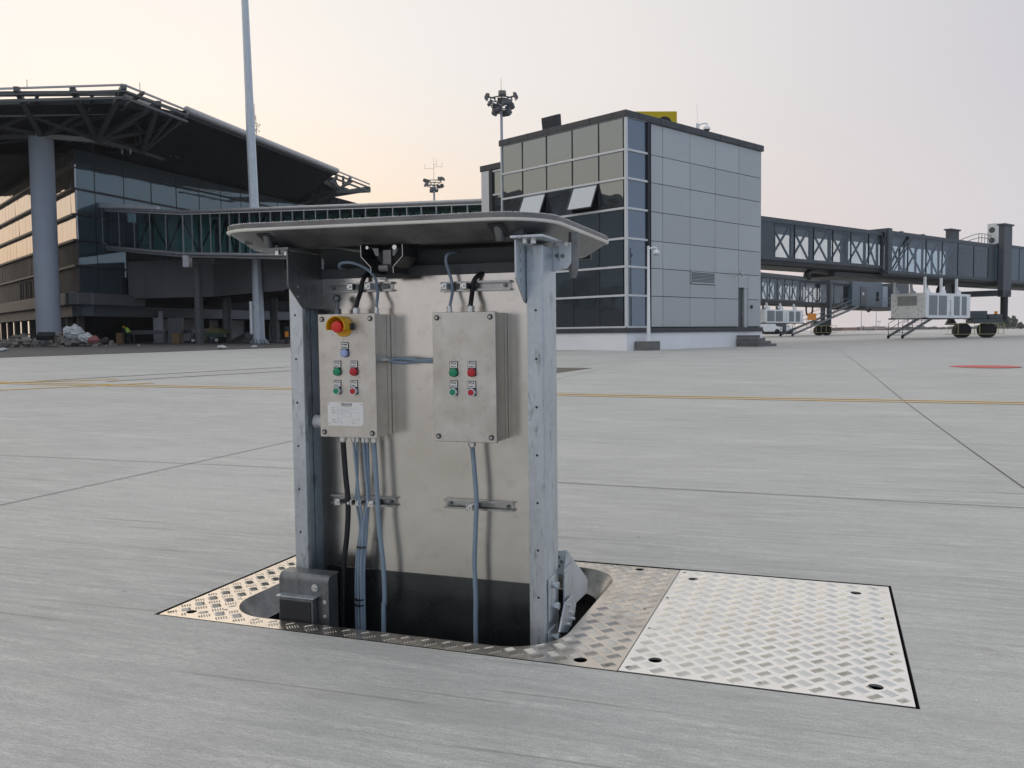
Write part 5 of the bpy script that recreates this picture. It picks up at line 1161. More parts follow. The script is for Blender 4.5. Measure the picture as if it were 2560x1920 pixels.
# warning post beside the kiosk
q = at(717.5, 872, 66); o = empty('warning_post', (q.x, q.y, gz(q.x, q.y))); tag(o, 'orange and black warning post just left of the kiosk post', 'post')
mb = MB(); mb.cyl((0, 0, 0), (0, 0, .55), .14, n=14); mb.cyl((0, 0, .95), (0, 0, 1.35), .14, n=14); mb.build('black_band', M['plastic_black'], o); mb = MB(); mb.cyl((0, 0, .55), (0, 0, .95), .138, n=14); mb.build('orange_band', M['orange'], o)
# small litter
for i, (u, v, s_) in enumerate(((548, 869, .12), (555, 873, .22), (636, 870, .16), (8, 879, .20), (347, 865, .10), (378, 861, .14))):
    q = KF.o; r_ = ray(u, v); z = 0.
    for _ in range(60): p = CAM + r_ * ((z - 1) / r_.z); z = .5 * z + .5 * gz(p.x, p.y)
    mb = MB(); mb.sphere((0, 0, s_ * .4), s_, 7, 5, 1.2, .8, .5); mb.v = [(x + rnd.uniform(-1, 1) * s_ * .25, y + rnd.uniform(-1, 1) * s_ * .25, z_ + rnd.uniform(0, 1) * s_ * .2) for x, y, z_ in mb.v]
    o = mb.build('litter_scrap', M['bag'] if i != 5 else M['mullion_dark'], None); o.location = (p.x, p.y, gz(p.x, p.y)); tag(o, ('small pale scrap of litter on the dark service road', 'crumpled white scrap at the edge of the concrete, left of the mast', 'pale scrap on the road edge just before the mast foot', 'flat pale scrap on the dark road at the far left', 'tiny pale scrap on the dark road right of the worker', 'dark lump on the road right of the worker')[i], 'litter')
# rubble
rb = MB(); rr2 = random.Random(11)
def chunk(mb, c, s, rr):
    vs = []
    for x in (-1, 1):
        for y in (-1, 1):
            for z in (-1, 1): vs.append(Vector((x * s[0], y * s[1], z * s[2])) * rr.uniform(.6, 1.15) + Vector((rr.uniform(-.3, .3) * s[0], rr.uniform(-.3, .3) * s[1], 0)))
    a = rr.uniform(0, 6.3); b = rr.uniform(-.6, .6); Mx = Matrix.Rotation(a, 3, 'Z') @ Matrix.Rotation(b, 3, 'X'); vs = [Mx @ v + Vector(c) for v in vs]
    mb.add(vs, [(0, 1, 3, 2), (4, 6, 7, 5), (0, 4, 5, 1), (2, 3, 7, 6), (0, 2, 6, 4), (1, 5, 7, 3)])
for i in range(900):
    u = rr2.uniform(-60, 285) if i % 3 else rr2.uniform(100, 260); Y = rr2.uniform(62.5, 67.5); q = at(u, 850, Y)
    hmax = (.35 + .75 * math.exp(-((u - 60) / 45) ** 2) + 1.0 * math.exp(-((u - 185) / 40) ** 2)) * (1 - abs(Y - 65) / 3.2) ; hmax *= min(1, max(.12, (292 - u) / 60))
    z = gz(q.x, q.y) + rr2.random() * max(hmax, .05); s = rr2.uniform(.07, .30); chunk(rb, (q.x, q.y, z), (s * rr2.uniform(.8, 1.8), s, s * rr2.uniform(.2, .8)), rr2)
tag(rb.build('rubble_heap', M['rubble'], None), kind='stuff')
def bag(u, v, Y, s, mat, label):
    q = at(u, v, Y); mb = MB(); mb.sphere((0, 0, 0), s, 28, 18, 1.25, .9, .85); r_ = random.Random(int(u)); mb.v = [(x * (1 + .16 * math.sin(5 * z + 3 * x + u) + r_.uniform(-.11, .11)), y * (1 + r_.uniform(-.14, .14)), z * (1 + .16 * math.sin(6 * x) + .12 * math.sin(11 * x + 7 * y) + r_.uniform(-.12, .12))) for x, y, z in mb.v]
    o = mb.build('rubble_bag', mat, None); o.location = q; tag(o, label, 'bag')
bag(183, 832, 63.2, .62, M['bag'], 'big crumpled white plastic bag on top of the rubble heap')
bag(215, 846, 62.8, .42, M['bag'], 'smaller pale bag at the foot of the big white bag')
bag(232, 851, 62.6, .34, simple('reddish_bag', (.32, .12, .13), .7, 0, .3, 6), 'reddish bag of rubbish at the right end of the rubble')
bag(262, 853, 62.6, .30, M['plastic_black'], 'dark bag at the extreme right end of the rubble')
bag(105, 848, 62.5, .35, M['bag'], 'white plastic bag beside the dark board in the rubble')
o = block_thing('dark_board', 115, 842, 62.4, 1.1, .9, .35, 'plastic_black', 'dark board lying on the rubble left of the white bag', 'board', .3); o.location.z = at(115, 846, 62.4).z; o.rotation_euler[0] = .3

# ================================================================ masts
def mast(u, vb, Y, r0, r1, vtop, name, label, n=12, mat='galv'):
    q = at(u, vb, Y); z0 = gz(q.x, q.y); F = Frame((q.x, q.y, 0), 0); zt = F.px(u, vtop).z - z0
    o = tag(empty(name, (q.x, q.y, z0)), label, 'light mast'); return o, F, zt, z0
o, F, zt, z0 = mast(648.5, 860, 67.8, .44, .3, -40, 'tall_mast', 'tall octagonal pale steel mast rising out of the picture at left')
mb = MB(); h_ = zt + 6; mb.cyl((0, 0, .0), (-.02, 0, 5.6), .44, .385, n=8); mb.cyl((-.02, 0, 5.6), (-.25, 0, h_ * .55), .37, .325, n=8); mb.cyl((-.25, 0, h_ * .55), (-.5, 0, h_), .31, .22, n=8)
mb.build('shaft', M['mast_galv'], o)
mb = MB(); mb.cyl((0, 0, -.02), (0, 0, .05), .80, n=24); F_ = mb.build('base_flange', M['galv_dark'], o)
for i in range(14):
    a = i * 2 * math.pi / 14; mb = MB(); c_, s_ = math.cos(a), math.sin(a)
    mb.hexa([(c_ * .42 - s_ * .02, s_ * .42 + c_ * .02, .05), (c_ * .42 + s_ * .02, s_ * .42 - c_ * .02, .05), (c_ * .74 + s_ * .02, s_ * .74 - c_ * .02, .05), (c_ * .74 - s_ * .02, s_ * .74 + c_ * .02, .05), (c_ * .42 - s_ * .02, s_ * .42 + c_ * .02, .42), (c_ * .42 + s_ * .02, s_ * .42 - c_ * .02, .42), (c_ * .5 + s_ * .02, s_ * .5 - c_ * .02, .40), (c_ * .5 - s_ * .02, s_ * .5 + c_ * .02, .40)]); mb.build('gusset', M['galv'], F_)
mb = MB(); mb.box(-.62, -.40, -.3, .1, .75, 3.3); mb.build('service_box', M['white_paint'], o, bevel=.05)
def flood(root, p, az, tilt, s, mat):
    mb = MB(); e = Matrix.Rotation(az, 3, 'Z') @ Matrix.Rotation(tilt, 3, 'X')
    V = [(-s, -s * .25, -s * .8), (s, -s * .25, -s * .8), (s * .75, s * .5, -s * .55), (-s * .75, s * .5, -s * .55), (-s, -s * .25, s * .8), (s, -s * .25, s * .8), (s * .75, s * .5, s * .55), (-s * .75, s * .5, s * .55)]
    mb.hexa([e @ Vector(v) + Vector(p) for v in V]); mb.beam(Vector(p) + e @ Vector((0, s * .4, 0)), (p[0] * .4, p[1] * .4, p[2] - s * .4), s * .2, s * .2); return mb.build('floodlight', mat, root)
def lightmast(u, vb, Y, vring, vrod, rpole, spread, n, s, label, seed):
    q = at(u, vb, Y); z0 = gz(q.x, q.y); F = Frame((q.x, q.y, 0), 0); o = tag(empty('floodlight_mast', (q.x, q.y, z0)), label, 'light mast'); zt = F.px(u, vring).z - z0
    mb = MB(); mb.cyl((0, 0, 0), (0, 0, zt), rpole * 1.8, rpole, n=12); mb.build('pole', M['column_paint'], o, smooth=40)
    r_ = random.Random(seed)
    for i in range(n):
        a = 2 * math.pi * i / n * 2 + r_.uniform(-.15, .15); k = i % 3; rad = spread * (1.0, .86, .55)[k]; z = zt + spread * (.55, .0, -.45)[k] + r_.uniform(-.1, .1)
        flood(o, (rad * math.cos(a), rad * math.sin(a), z), a + math.pi / 2 + math.pi, R(25), s * r_.uniform(.85, 1.1), M['bridge_grey'] if k else M['truss'])
    mb = MB()
    for z, rr in ((.45, .85), (-.05, .8), (-.45, .5)):
        R_ = spread * rr * .9; P = [(R_ * math.cos(2 * math.pi * i / 20), R_ * math.sin(2 * math.pi * i / 20), zt + spread * z - .1) for i in range(21)]; mb.tube(P, .045 * spread, 6, 0)
    for i in range(6): mb.beam((0, 0, zt - .3), (spread * .8 * math.cos(i), spread * .8 * math.sin(i), zt + .3 * spread), .10, .10)
    mb.build('head_frame', M['truss'], o)
    mb = MB(); mb.cyl((0, 0, zt), (0, 0, F.px(u, vrod).z - z0), .045, .02, n=6); mb.build('lightning_rod', M['mullion_dark'], o)
    return o, F, zt, z0
lightmast(1260, 836, 120, 262, 195, .17, 1.9, 24, .53, 'floodlight mast with a round lamp cluster above the tower roof', 5)
o, F, zt, z0 = lightmast(1091, 838, 200, 463, 392, .22, 2.2, 13, .55, 'distant floodlight mast with aerials above the gallery roof', 8)
mb = MB()
for x0_, x1_, z in ((0, 1.9, 5.6), (-2.0, 0, 5.2), (0, .7, 6.1)): mb.beam((x0_, 0, zt + z - 1.5), (x1_, 0, zt + z - 1.5), .05, .05); e_ = x1_ if x0_ == 0 else x0_; mb.cyl((e_, 0, zt + z - 1.6), (e_, 0, zt + z - .4), .03, n=5)
mb.build('aerial', M['mullion_dark'], o)
q = at(652, 838, 170); at_ = tag(empty('antenna_tower', (q.x, q.y, gz(q.x, q.y))), 'thin hazy antenna tower behind the terminal roof beside the tall mast', 'antenna'); F = Frame((q.x, q.y, 0), 0)
z1 = F.px(652, 296).z; z2 = F.px(652, 320).z; z3 = F.px(652, 268).z
mb = MB()
for i in range(3):
    a = i * 2.094; mb.cyl((1.2 * math.cos(a), 1.2 * math.sin(a), 0), (.18 * math.cos(a), .18 * math.sin(a), z1), .06, n=5)
for k in range(40):
    z = z1 * k / 40; w = 1.2 - 1.02 * k / 40; a = (k % 3) * 2.094; mb.beam((w * math.cos(a), w * math.sin(a), z), ((w - .02) * math.cos(a + 2.094), (w - .02) * math.sin(a + 2.094), z + z1 / 40), .05, .05)
mb.cyl((0, 0, z1), (0, 0, z3), .04, n=5); mb.build('lattice', M['far_build'], at_)
mb = MB(); mb.tube([(1.0 * math.cos(i * .3142), 1.0 * math.sin(i * .3142), z2) for i in range(21)], .05, 5, 0); mb.tube([(.9 * math.cos(i * .3142), .9 * math.sin(i * .3142), z2 - 1.2) for i in range(21)], .04, 5, 0)
for i in range(8): a = i * .785; mb.beam((0, 0, z2 - 1.3), (math.cos(a), math.sin(a), z2), .05, .05)
mb.build('ring_platform', M['far_build'], at_)

# ================================================================ passenger bridges
def z2p(x, y): return 1860 + x * .31646, 500 + y * .31646
J = Frame(tuple(NF.w(AX, 1.0, 0)), math.atan2(.636, .771))
jb = tag(J.root('passenger_bridge'), 'near dark grey telescopic passenger bridge leaving the tower to the right', 'passenger bridge')
zT = J.px(*z2p(140, 125)).z; zB = J.px(*z2p(140, 455)).z; zBm = J.px(*z2p(140, 503)).z
def jx(x, y=300): return J.px(*z2p(x, y)).x
Wd = 2.7
def tunnel(root, F, x0, x1, zt, zb, edges, gl, wd=Wd, y0=0, brace=True, roofm='bridge_grey', name='tunnel', solid_from=None):
    mb = MB(); mb.box(x0, x1, y0, y0 + wd, zt - .12, zt); mb.box(x0, x1, y0 - .03, y0 + .10, zt - .26, zt - .10); mb.box(x0, x1, y0 + wd - .1, y0 + wd, zt - .26, zt - .1); mb.build(name + '_roof', M[roofm], root, bevel=.01)
    mb = MB(); mb.box(x0, x1, y0, y0 + wd, zb - .10, zb + .04); mb.box(x0, x1, y0 - .04, y0 + .12, zb - .06, zb + .10); mb.build(name + '_floor', M[roofm], root, bevel=.01)
    for xa_, xb_ in ((x0, edges[0]), (edges[-1], x1)):
        if xb_ - xa_ < .02: continue
        for yq in (y0, y0 + wd - .08): P = MB(); P.box(xa_, xb_, yq, yq + .08, zb + .05, zt - .2); P.build('end_panel', M[roofm], root)
    for i, e in enumerate(edges):
        mb = MB(); mb.box(e - .025, e + .025, y0 - .01, y0 + .07, zb + .1, zt - .2); mb.build('window_post', M['mullion_dark'], root)
        mb = MB(); mb.box(e - .05, e + .05, y0 + .22, y0 + .34, zb, zt - .1); mb.box(e - .05, e + .05, y0 + wd - .12, y0 + wd, zb, zt - .1)
        mb.build('portal_post', M['bridge_panel'], root)
    for a, b in zip(edges[:-1], edges[1:]):
        mb = MB(); mb.add([(a + .03, y0 + .02, zb + .12), (b - .03, y0 + .02, zb + .12), (b - .03, y0 + .02, zt - .24), (a + .03, y0 + .02, zt - .24)], [(0, 1, 2, 3)]); mb.build('window', gl, root, fix=False)
        mb = MB(); mb.add([(a + .03, y0 + wd - .03, zb + .12), (b - .03, y0 + wd - .03, zb + .12), (b - .03, y0 + wd - .03, zt - .24), (a + .03, y0 + wd - .03, zt - .24)], [(0, 1, 2, 3)]); mb.build('rear_window', gl, root, fix=False)
        if brace:
            mb = MB(); 
            for yy_ in (y0 + .28,):
                mb.beam((a + .1, yy_, zb + .1), (b - .1, yy_, zt - .3), .11, .07, (0, 1, 0)); mb.beam((a + .1, yy_ + .015, zt - .3), (b - .1, yy_ + .015, zb + .1), .11, .07, (0, 1, 0))
            mb.build('cross_brace', M['bridge_panel'], root)
    # ceiling lining seen through the glass
    mb = MB(); mb.box(x0 + .1, x1 - .1, y0 + .35, y0 + wd - .25, zt - .42, zt - .14); mb.build(name + '_ceiling', M['bridge_panel'], root)
E1 = [jx(u) for u in (240, 403, 553, 704, 848, 988, 1085)]; X1_ = jx(1098)
tunnel(jb, J, 0, X1_, zT, zB, E1, M['pane_clear'])
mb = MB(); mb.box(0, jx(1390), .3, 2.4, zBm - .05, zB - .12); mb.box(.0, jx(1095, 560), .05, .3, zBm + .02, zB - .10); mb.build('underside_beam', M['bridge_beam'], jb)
zT2 = J.px(*z2p(1110, 240)).z; zB2 = J.px(*z2p(1110, 572)).z
E2 = [jx(u) for u in (1135, 1275)]; E3 = [jx(u) for u in (1288, 1420, 1548, 1672, 1798, 1912)]
X2_ = jx(1965)
tunnel(jb, J, X1_ - .05, X2_, zT2, zB2, [E2[0], E2[1]] + E3[1:], M['pane_blue'], Wd + .4, -.2, name='outer_tunnel')
mb = MB(); xa = jx(1102); xb = jx(1132); mb.box(xa, xb, -.34, -.2, zB2 - .1, zT2 + .12); mb.box(xa, xb, -.3, Wd + .3, zT2, zT2 + .12); mb.build('telescope_frame', M['bridge_grey'], jb, bevel=.02)
mb = MB(); mb.beam((jx(1130, 540), -.30, zB2 + .15), (jx(1285, 300), -.30, zT2 - .2), .10, .06, (0, 1, 0)); mb.beam((jx(1150, 540), -.30, zB2 + .12), (jx(1300, 300), -.30, zT2 - .25), .05, .05, (0, 1, 0)); mb.build('cable_tray', M['bridge_grey'], jb)
zU = J.px(*z2p(740, 600)).z
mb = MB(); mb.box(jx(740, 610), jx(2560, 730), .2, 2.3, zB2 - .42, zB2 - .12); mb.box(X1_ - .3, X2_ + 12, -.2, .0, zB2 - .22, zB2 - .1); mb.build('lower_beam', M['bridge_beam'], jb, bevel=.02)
X3_ = X2_ + 14
mb = MB(); mb.box(X2_, X3_, -.28, Wd + .3, zB2 - .1, zT2 + .06); CB = mb.build('outer_cabin', M['bridge_panel'], jb, bevel=.03)
mb = MB()
for k in range(5): x_ = X2_ + 1.2 + k * 3.05; mb.box(x_, x_ + .04, -.30, -.28, zB2, zT2)
mb.build('panel_joint', M['gap'], CB)
mb = MB(); mb.box(X2_, X3_, -.32, -.26, zT2 - .1, zT2 + .1); mb.box(X2_, X3_, -.34, -.26, zB2 - .14, zB2 + .08); mb.build('edge_trim', M['bridge_grey'], CB)
# roof clutter: vents, railing, air conditioners
for u in (1290, 1460, 2160):
    mb = MB(); x_ = jx(u); mb.box(x_ - .12, x_ + .12, .3, .6, zT2, zT2 + .18); mb.build('roof_vent', M['bridge_grey'], jb, bevel=.03)
# lifting column frame
xcol = jx(2000, 500); PX_ = [jx(1968, 500), jx(2032, 500)]
zt_ = J.px(*z2p(2000, 196)).z; zl_ = J.px(*z2p(2000, 768)).z
mb = MB(); mb.box(PX_[0], PX_[1], -.75, -.34, zl_, zt_ - .1); mb.box(PX_[0] - .12, PX_[1] + .12, -.85, -.25, zt_ - .12, zt_); mb.build('lift_column', M['bridge_grey'], jb, bevel=.02)
mb = MB(); mb.box(PX_[0], PX_[1], Wd + .45, Wd + .85, zl_, zt_ - .1); mb.box(PX_[0] - .12, PX_[1] + .12, Wd + .35, Wd + .95, zt_ - .12, zt_); mb.build('lift_column', M['bridge_grey'], jb, bevel=.02)
mb = MB(); mb.box(PX_[0], PX_[1], -.75, Wd + .85, zl_ + .1, zl_ + .5); mb.build('cross_beam', M['bridge_grey'], jb)
xc = (PX_[0] + PX_[1]) / 2
gW = J.w(xc, -.5); zgw = gz(gW.x, gW.y)
mb = MB()
for y_c in (-.55, Wd + .65): mb.cyl((xc, y_c, zgw + 1.1), (xc, y_c, zl_ + .1), .26, n=18); mb.cyl((xc, y_c, zgw + 1.0), (xc, y_c, zgw + 1.35), .45, .3, n=18)
mb.build('inner_column', M['black_steel'], jb, smooth=40)
BGF = Frame(J.w(xc - 1.0, -.9), R(-8)); bg = empty('bogie', J.loc(BGF.o), R(-8) - J.a); bg.parent = jb
uw = [BGF.px(*z2p(x, 1045)).x for x in (1718, 1916)]; rw = .56; zw = zgw
for x_ in uw:
    mb = MB(); mb.cyl((x_, -.45, zw + rw), (x_, .45, zw + rw), rw, n=32); W_ = mb.build('wheel', M['tyre'], bg, smooth=30, bevel=.04)
x0_, x1_ = BGF.px(*z2p(1785, 950)).x, BGF.px(*z2p(2025, 950)).x
mb = MB(); mb.box(x0_, x1_, -.5, .9, zw + 1.08, zw + 1.38); mb.box((x0_ + x1_) / 2 + .1, x1_, -.4, .8, zw + 1.38, zw + 1.75); mb.box(x0_ - .3, x0_ + 1.1, -.35, .6, zw + 1.38, zw + 2.0); mb.build('bogie_frame', M['bridge_grey'], bg, bevel=.05)
gx0, gx1 = BGF.px(*z2p(1620, 1000)).x, BGF.px(*z2p(2028, 1000)).x
mb = MB()
for zz in (.28, 1.08): mb.beam((gx0, -.6, zw + zz), (gx1, -.6, zw + zz), .035, .035); mb.beam((gx0, .9, zw + zz), (gx1, .9, zw + zz), .035, .035)
for x_ in (gx0, gx0 + .45, (uw[0] + uw[1]) / 2 - .18, (uw[0] + uw[1]) / 2 + .18, gx1 - .4, gx1): mb.beam((x_, -.6, zw + .28), (x_, -.6, zw + 1.08), .035, .035)
mb.build('guard_rail', M['rail_yellow'], bg)
q = BGF.px(*z2p(1995, 910)); mb = MB(); mb.cyl((q.x - .25, -.55, zw + 1.75), (q.x - .25, -.55, zw + 1.95), .11, n=12); mb.build('beacon', M['orange'], bg)
# railing and air conditioners on the roof
mb = MB(); xr0, xr1 = jx(1868), jx(1972)
for zz in (.42, .72): mb.tube([(xr0, 1.4, zT2 + zz - .35), (xr0 + .2, .2, zT2 + zz), (xr1, .2, zT2 + zz)], .025, 6)
for k in range(5): x_ = xr0 + .2 + (xr1 - xr0 - .2) * k / 4; mb.beam((x_, .2, zT2 - .1), (x_, .2, zT2 + .72), .035, .035)
mb.build('roof_railing', M['rail_grey'], jb)
aq = tag(empty('roof_air_conditioner', J.w(jx(2075), 1.0, zT2 + .06), J.a), 'white air conditioner with two fans on the near bridge roof', 'air conditioner')
mb = MB(); hA = J.px(*z2p(2080, 210), 'y', 1.).z - zT2; mb.box(-.05, .9, -.2, .4, 0, hA); ACb = mb.build('casing', M['cream_paint'], aq, bevel=.02)
for zz in (.28, .72): mb = MB(); mb.cyl((-.07, .05, hA * zz), (-.04, .05, hA * zz), .22, n=18); mb.build('fan_grille', M['bridge_grey'], ACb)
# black hose sling below the near bridge
hs = MB(); Hp = [J.px(*p, 'y', .6) for p in ((2023, 696), (2017, 684), (2030, 677), (2048, 677), (2080, 683), (2110, 690), (2160, 690))]
hs.tube(Hp, .16, 10, 6); ho = hs.build('air_hose', M['plastic_black'], jb, smooth=60)

# hanging air units
def air_unit(F, x0, x1, y0, y1, z0, z1, label, hooks, zhang):
    u = tag(empty('air_supply_unit', F.w(x0, y0, z0), F.a), label, 'air unit'); L = x1 - x0; D_ = y1 - y0; Hh = z1 - z0
    mb = MB(); mb.box(0, L, 0, D_, 0, Hh); B = mb.build('casing', M['white_paint'], u, bevel=.03)
    mb = MB(); mb.box(-.03, 0, .06, D_ - .06, .05, Hh - .05); EP = mb.build('end_panel', M['cream_paint'], B, bevel=.01)
    mb = MB(); mb.box(-.05, -.03, D_ * .25, D_ * .80, Hh * .50, Hh * .88)
    for k in range(12): z = Hh * (.51 + .365 * k / 12); mb.box(-.065, -.05, D_ * .25, D_ * .80, z, z + Hh * .012)
    mb.build('end_louvre', M['louvre_beige'], EP)
    for yy_, zz in ((.12, .25), (.12, .5), (.12, .75), (.92, .25), (.92, .5), (.92, .75), (.18, .68), (.86, .68), (.5, .42), (.5, .06), (.2, .3), (.85, .3), (.22, .15), (.8, .15), (.8, .38), (.22, .38)):
        mb = MB(); mb.box(-.04, -.03, D_ * yy_ - .03, D_ * yy_ + .03, Hh * zz - .02, Hh * zz + .02); mb.build('latch', M['bridge_grey'], EP)
    for a, b in ((.055, .235), (.265, .445), (.61, .74), (.79, .905)):
        mb = MB(); mb.box(L * a, L * b, -.012, 0, Hh * .12, Hh * .90)
        for k in range(20): z = Hh * (.13 + .76 * k / 20); mb.box(L * a + .02, L * b - .02, -.03, -.012, z, z + Hh * .015)
        mb.build('side_louvre', M['louvre_grey'], B)
    mb = MB(); mb.text('ElectroAir', Hh * .155, L * .53, -.006, Hh * .42, bold=.004, vertical=True); mb.build('lettering', M['ink_blue'], B, fix=False)
    for a, zz in ((.505, .70), (.495, .24), (.53, .19)): mb = MB(); mb.box(L * a - .03, L * a + .03, -.01, 0, Hh * zz - .03, Hh * zz + .03); mb.build('logo_mark', M['ink_blue'], B)
    for x_, y_ in ((.0, .05), (.0, D_ - .05), (L, .05)): mb = MB(); mb.box(x_ - .14, x_ + .14, y_ - .14, y_ + .14, -.07, .03); mb.build('rubber_foot', M['plastic_black'], B)
    mb = MB(); mb.box(.05, L - .05, .05, D_ - .05, -.05, 0); mb.build('base_tray', M['bridge_beam'], B)
    for t_ in hooks:
        for y_ in (.12, D_ - .25):
            mb = MB(); mb.box(L * t_ - .09, L * t_ + .09, y_, y_ + .12, Hh, zhang - z0); mb.prism([(L * t_ + .09, Hh), (L * t_ + .62, Hh), (L * t_ + .58, Hh + .22), (L * t_ + .25, Hh + .28), (L * t_ + .09, Hh + .55)], 'y', y_, y_ + .05); mb.build('hanger', M['white_paint'], B)
xA0 = J.px(2316, 760, 'y', -.6).x; xA1 = J.px(2426, 770, 'y', -.6).x
zA1 = J.px(2316, 731, 'y', -.6).z; zA0 = J.px(2314.5, 795, 'y', -.6).z
yA1 = J.px(2227, 760, 'x', xA0).y
air_unit(J, xA0, xA1, -.6, yA1, zA0, zA1, 'white air supply unit slung under the near bridge, beige louvre on its end', (.02, .37, .72), zB2 - .15)
hx = MB(); hx.tube([J.px(2352, 745, 'y', .5), J.px(2346, 728, 'y', .5), J.px(2356, 712, 'y', .5), J.px(2372, 708, 'y', .5)], .17, 10); hx.tube([J.px(2384, 740, 'y', .6), J.px(2384, 700, 'y', .6)], .17, 10); hx.build('supply_duct', M['plastic_black'], jb, smooth=50)

def stairs(F, x0, z0, x1, z1, w, n, label, y0=0., zpl=None):
    s = tag(empty('bridge_stairs', F.w(x0, y0, z0), F.a), label, 'stairs'); L = x1 - x0; H = z1 - z0
    for y in (0, w): mb = MB(); mb.beam((0, y, .05), (L, y, H), .06, .20, (0, 0, 1)); mb.build('stringer', M['rail_grey'], s)
    for k in range(n): t = (k + .5) / n; mb = MB(); mb.box(L * t - .13, L * t + .13, .03, w - .03, H * t + .02, H * t + .05); mb.build('tread', M['rail_grey'], s)
    for y in (0, w):
        mb = MB()
        for off in (.5, .95): mb.tube([(0, y, off + .05), (L, y, H + off)], .025, 6, 0)
        for k in range(6): t = k / 5; mb.beam((L * t, y, H * t), (L * t, y, H * t + .95), .04, .04)
        mb.build('handrail', M['rail_grey'], s)
    for y in (0, w): mb = MB(); mb.cyl((0, y - .05, .0), (0, y + .05, .0), .13, n=14); mb.build('caster', M['tyre'], s)
    return s
q0 = at(2256, 846, 64.5); q1 = at(2340, 795, 68.5); ang = math.atan2(q1.y - q0.y, q1.x - q0.x); SF = Frame((q0.x, q0.y, 0), ang); L0 = (Vector((q1.x, q1.y)) - Vector((q0.x, q0.y))).length
stairs(SF, 0, gz(q0.x, q0.y) + .13, L0 * 1.4, q1.z + (q1.z - .3) * .5, 1.05, 12, 'dark steel stairs coming down behind the near air unit')

# far bridge
def z5(x, y): return 1860 + x * .16275, 660 + y * .16275
K2 = Frame(tuple(at(1898, 760, 79.5)[:2]) + (0,), math.atan2(.75, .66))
b2 = tag(K2.root('passenger_bridge'), 'far passenger bridge seen below the near one, cabin at its right end', 'passenger bridge')
def kx(x, y=400): return K2.px(*z5(x, y)).x
zT_ = K2.px(*z5(270, 130)).z; zG = K2.px(*z5(270, 205)).z; zB_ = K2.px(*z5(270, 545)).z; zBm = K2.px(*z5(270, 612)).z
E = [kx(u) for u in (275, 400, 515, 630, 745, 860)]
tunnel(b2, K2, -2, kx(880), zG + .25, zB_, E, M['pane_blue'], 2.6)
E = [kx(u) for u in (890, 960, 1180, 1340, 1400, 1545, 1605)]
tunnel(b2, K2, kx(880) - .02, kx(1620), zG + .10, zB_ - .1, E, M['pane_clear'], 2.4, .1, name='inner_tunnel')
mb = MB(); mb.box(-2, kx(1760), -.15, 2.8, zG + .05, zT_); mb.build('roof_beam', M['bridge_grey'], b2, bevel=.03)
mb = MB(); mb.box(-2, kx(2120), -.05, 2.5, zBm, zB_ - .1); mb.build('underside_beam', M['bridge_beam'], b2)
mb = MB(); xa, xb = kx(1615), kx(2085); mb.box(xa, xb, -.35, 3.0, zB_ - .25, zT_ + .15); CBN = mb.build('cabin', M['bridge_panel'], b2, bevel=.04)
mb = MB(); mb.box(kx(1740), kx(1835), -.40, -.35, zB_ - .1, zT_ - .5); D2 = mb.build('cabin_door', M['door_grey'], CBN); mb = MB(); mb.box(kx(1765), kx(1788), -.42, -.40, zG - 1.0, zG - .7); mb.build('door_window', M['plastic_white'], D2)
mb = MB(); mb.box(kx(1985), kx(2022), -.37, -.35, zG - 1.6, zG - .5); mb.build('cabin_window', M['gap'], CBN)
xcy = kx(2145); mb = MB(); mb.cyl((xcy + .6, .9, zB_ - .2), (xcy + .6, .9, zT_ - .2), 1.15, n=24); mb.build('rotunda', M['column_paint'], b2, smooth=40)
mb = MB(); mb.box(xcy + 1, xcy + 5.5, -1.2, 2.4, zB_ - .4, zT_ + .2); mb.build('head_cabin', M['bridge_grey'], b2, bevel=.06)
mb = MB(); mb.box(kx(1640), xcy + 6, -1.6, 2.6, zB_ - .55, zB_ - .30); mb.build('cabin_platform', M['bridge_beam'], b2)
mb = MB()
for zz in (.55, 1.05): mb.beam((kx(1730), -1.5, zB_ - .3 + zz), (kx(2100), -1.5, zB_ - .3 + zz), .05, .05)
for k in range(6): x_ = kx(1730) + (kx(2100) - kx(1730)) * k / 5; mb.beam((x_, -1.5, zB_ - .3), (x_, -1.5, zB_ + .75), .05, .05)
mb.build('platform_railing', M['rail_grey'], b2)
xc1, xc2 = kx(1280), kx(1210)
q = K2.w(xc1, -.5); zg2 = gz(q.x, q.y)
for xx, yy_, m1 in ((kx(1310), -.5, 0), (kx(1225), 3.1, 0)):
    xx = K2.px(*z5(1310 if yy_ < 0 else 1215, 500), 'y', yy_).x
    mb = MB(); mb.box(xx - .24, xx + .24, yy_ - .2, yy_ + .2, zBm - 1.2, zT_ + 1.3); mb.build('lift_column', M['bridge_grey'], b2, bevel=.03)
    mb = MB(); mb.cyl((xx, yy_, zg2 + 1.0), (xx, yy_, zBm - 1.1), .22, n=14); mb.build('inner_column', M['black_steel'], b2, smooth=40)
BF2 = Frame(K2.w(kx(1250), -.6), R(-6)); bg = empty('bogie', K2.loc(BF2.o), R(-6) - K2.a); bg.parent = b2
for u in (1150, 1265):
    x_ = BF2.px(*z5(u, 1030)).x; mb = MB(); mb.cyl((x_, -.3, zg2 + .52), (x_, .3, zg2 + .52), .52, n=28); mb.build('wheel', M['tyre'], bg, smooth=30, bevel=.05)
x0_, x1_ = BF2.px(*z5(1050, 1000)).x, BF2.px(*z5(1300, 1000)).x
mb = MB(); mb.box(x0_, x1_, -.5, .9, zg2 + 1.05, zg2 + 1.5); mb.build('bogie_frame', M['bridge_grey'], bg, bevel=.05)
gx0, gx1 = BF2.px(*z5(1010, 1000)).x, BF2.px(*z5(1395, 1000)).x; mb = MB()
for zz in (.3, 1.0): mb.beam((gx0, -.6, zg2 + zz), (gx1, -.6, zg2 + zz), .04, .04)
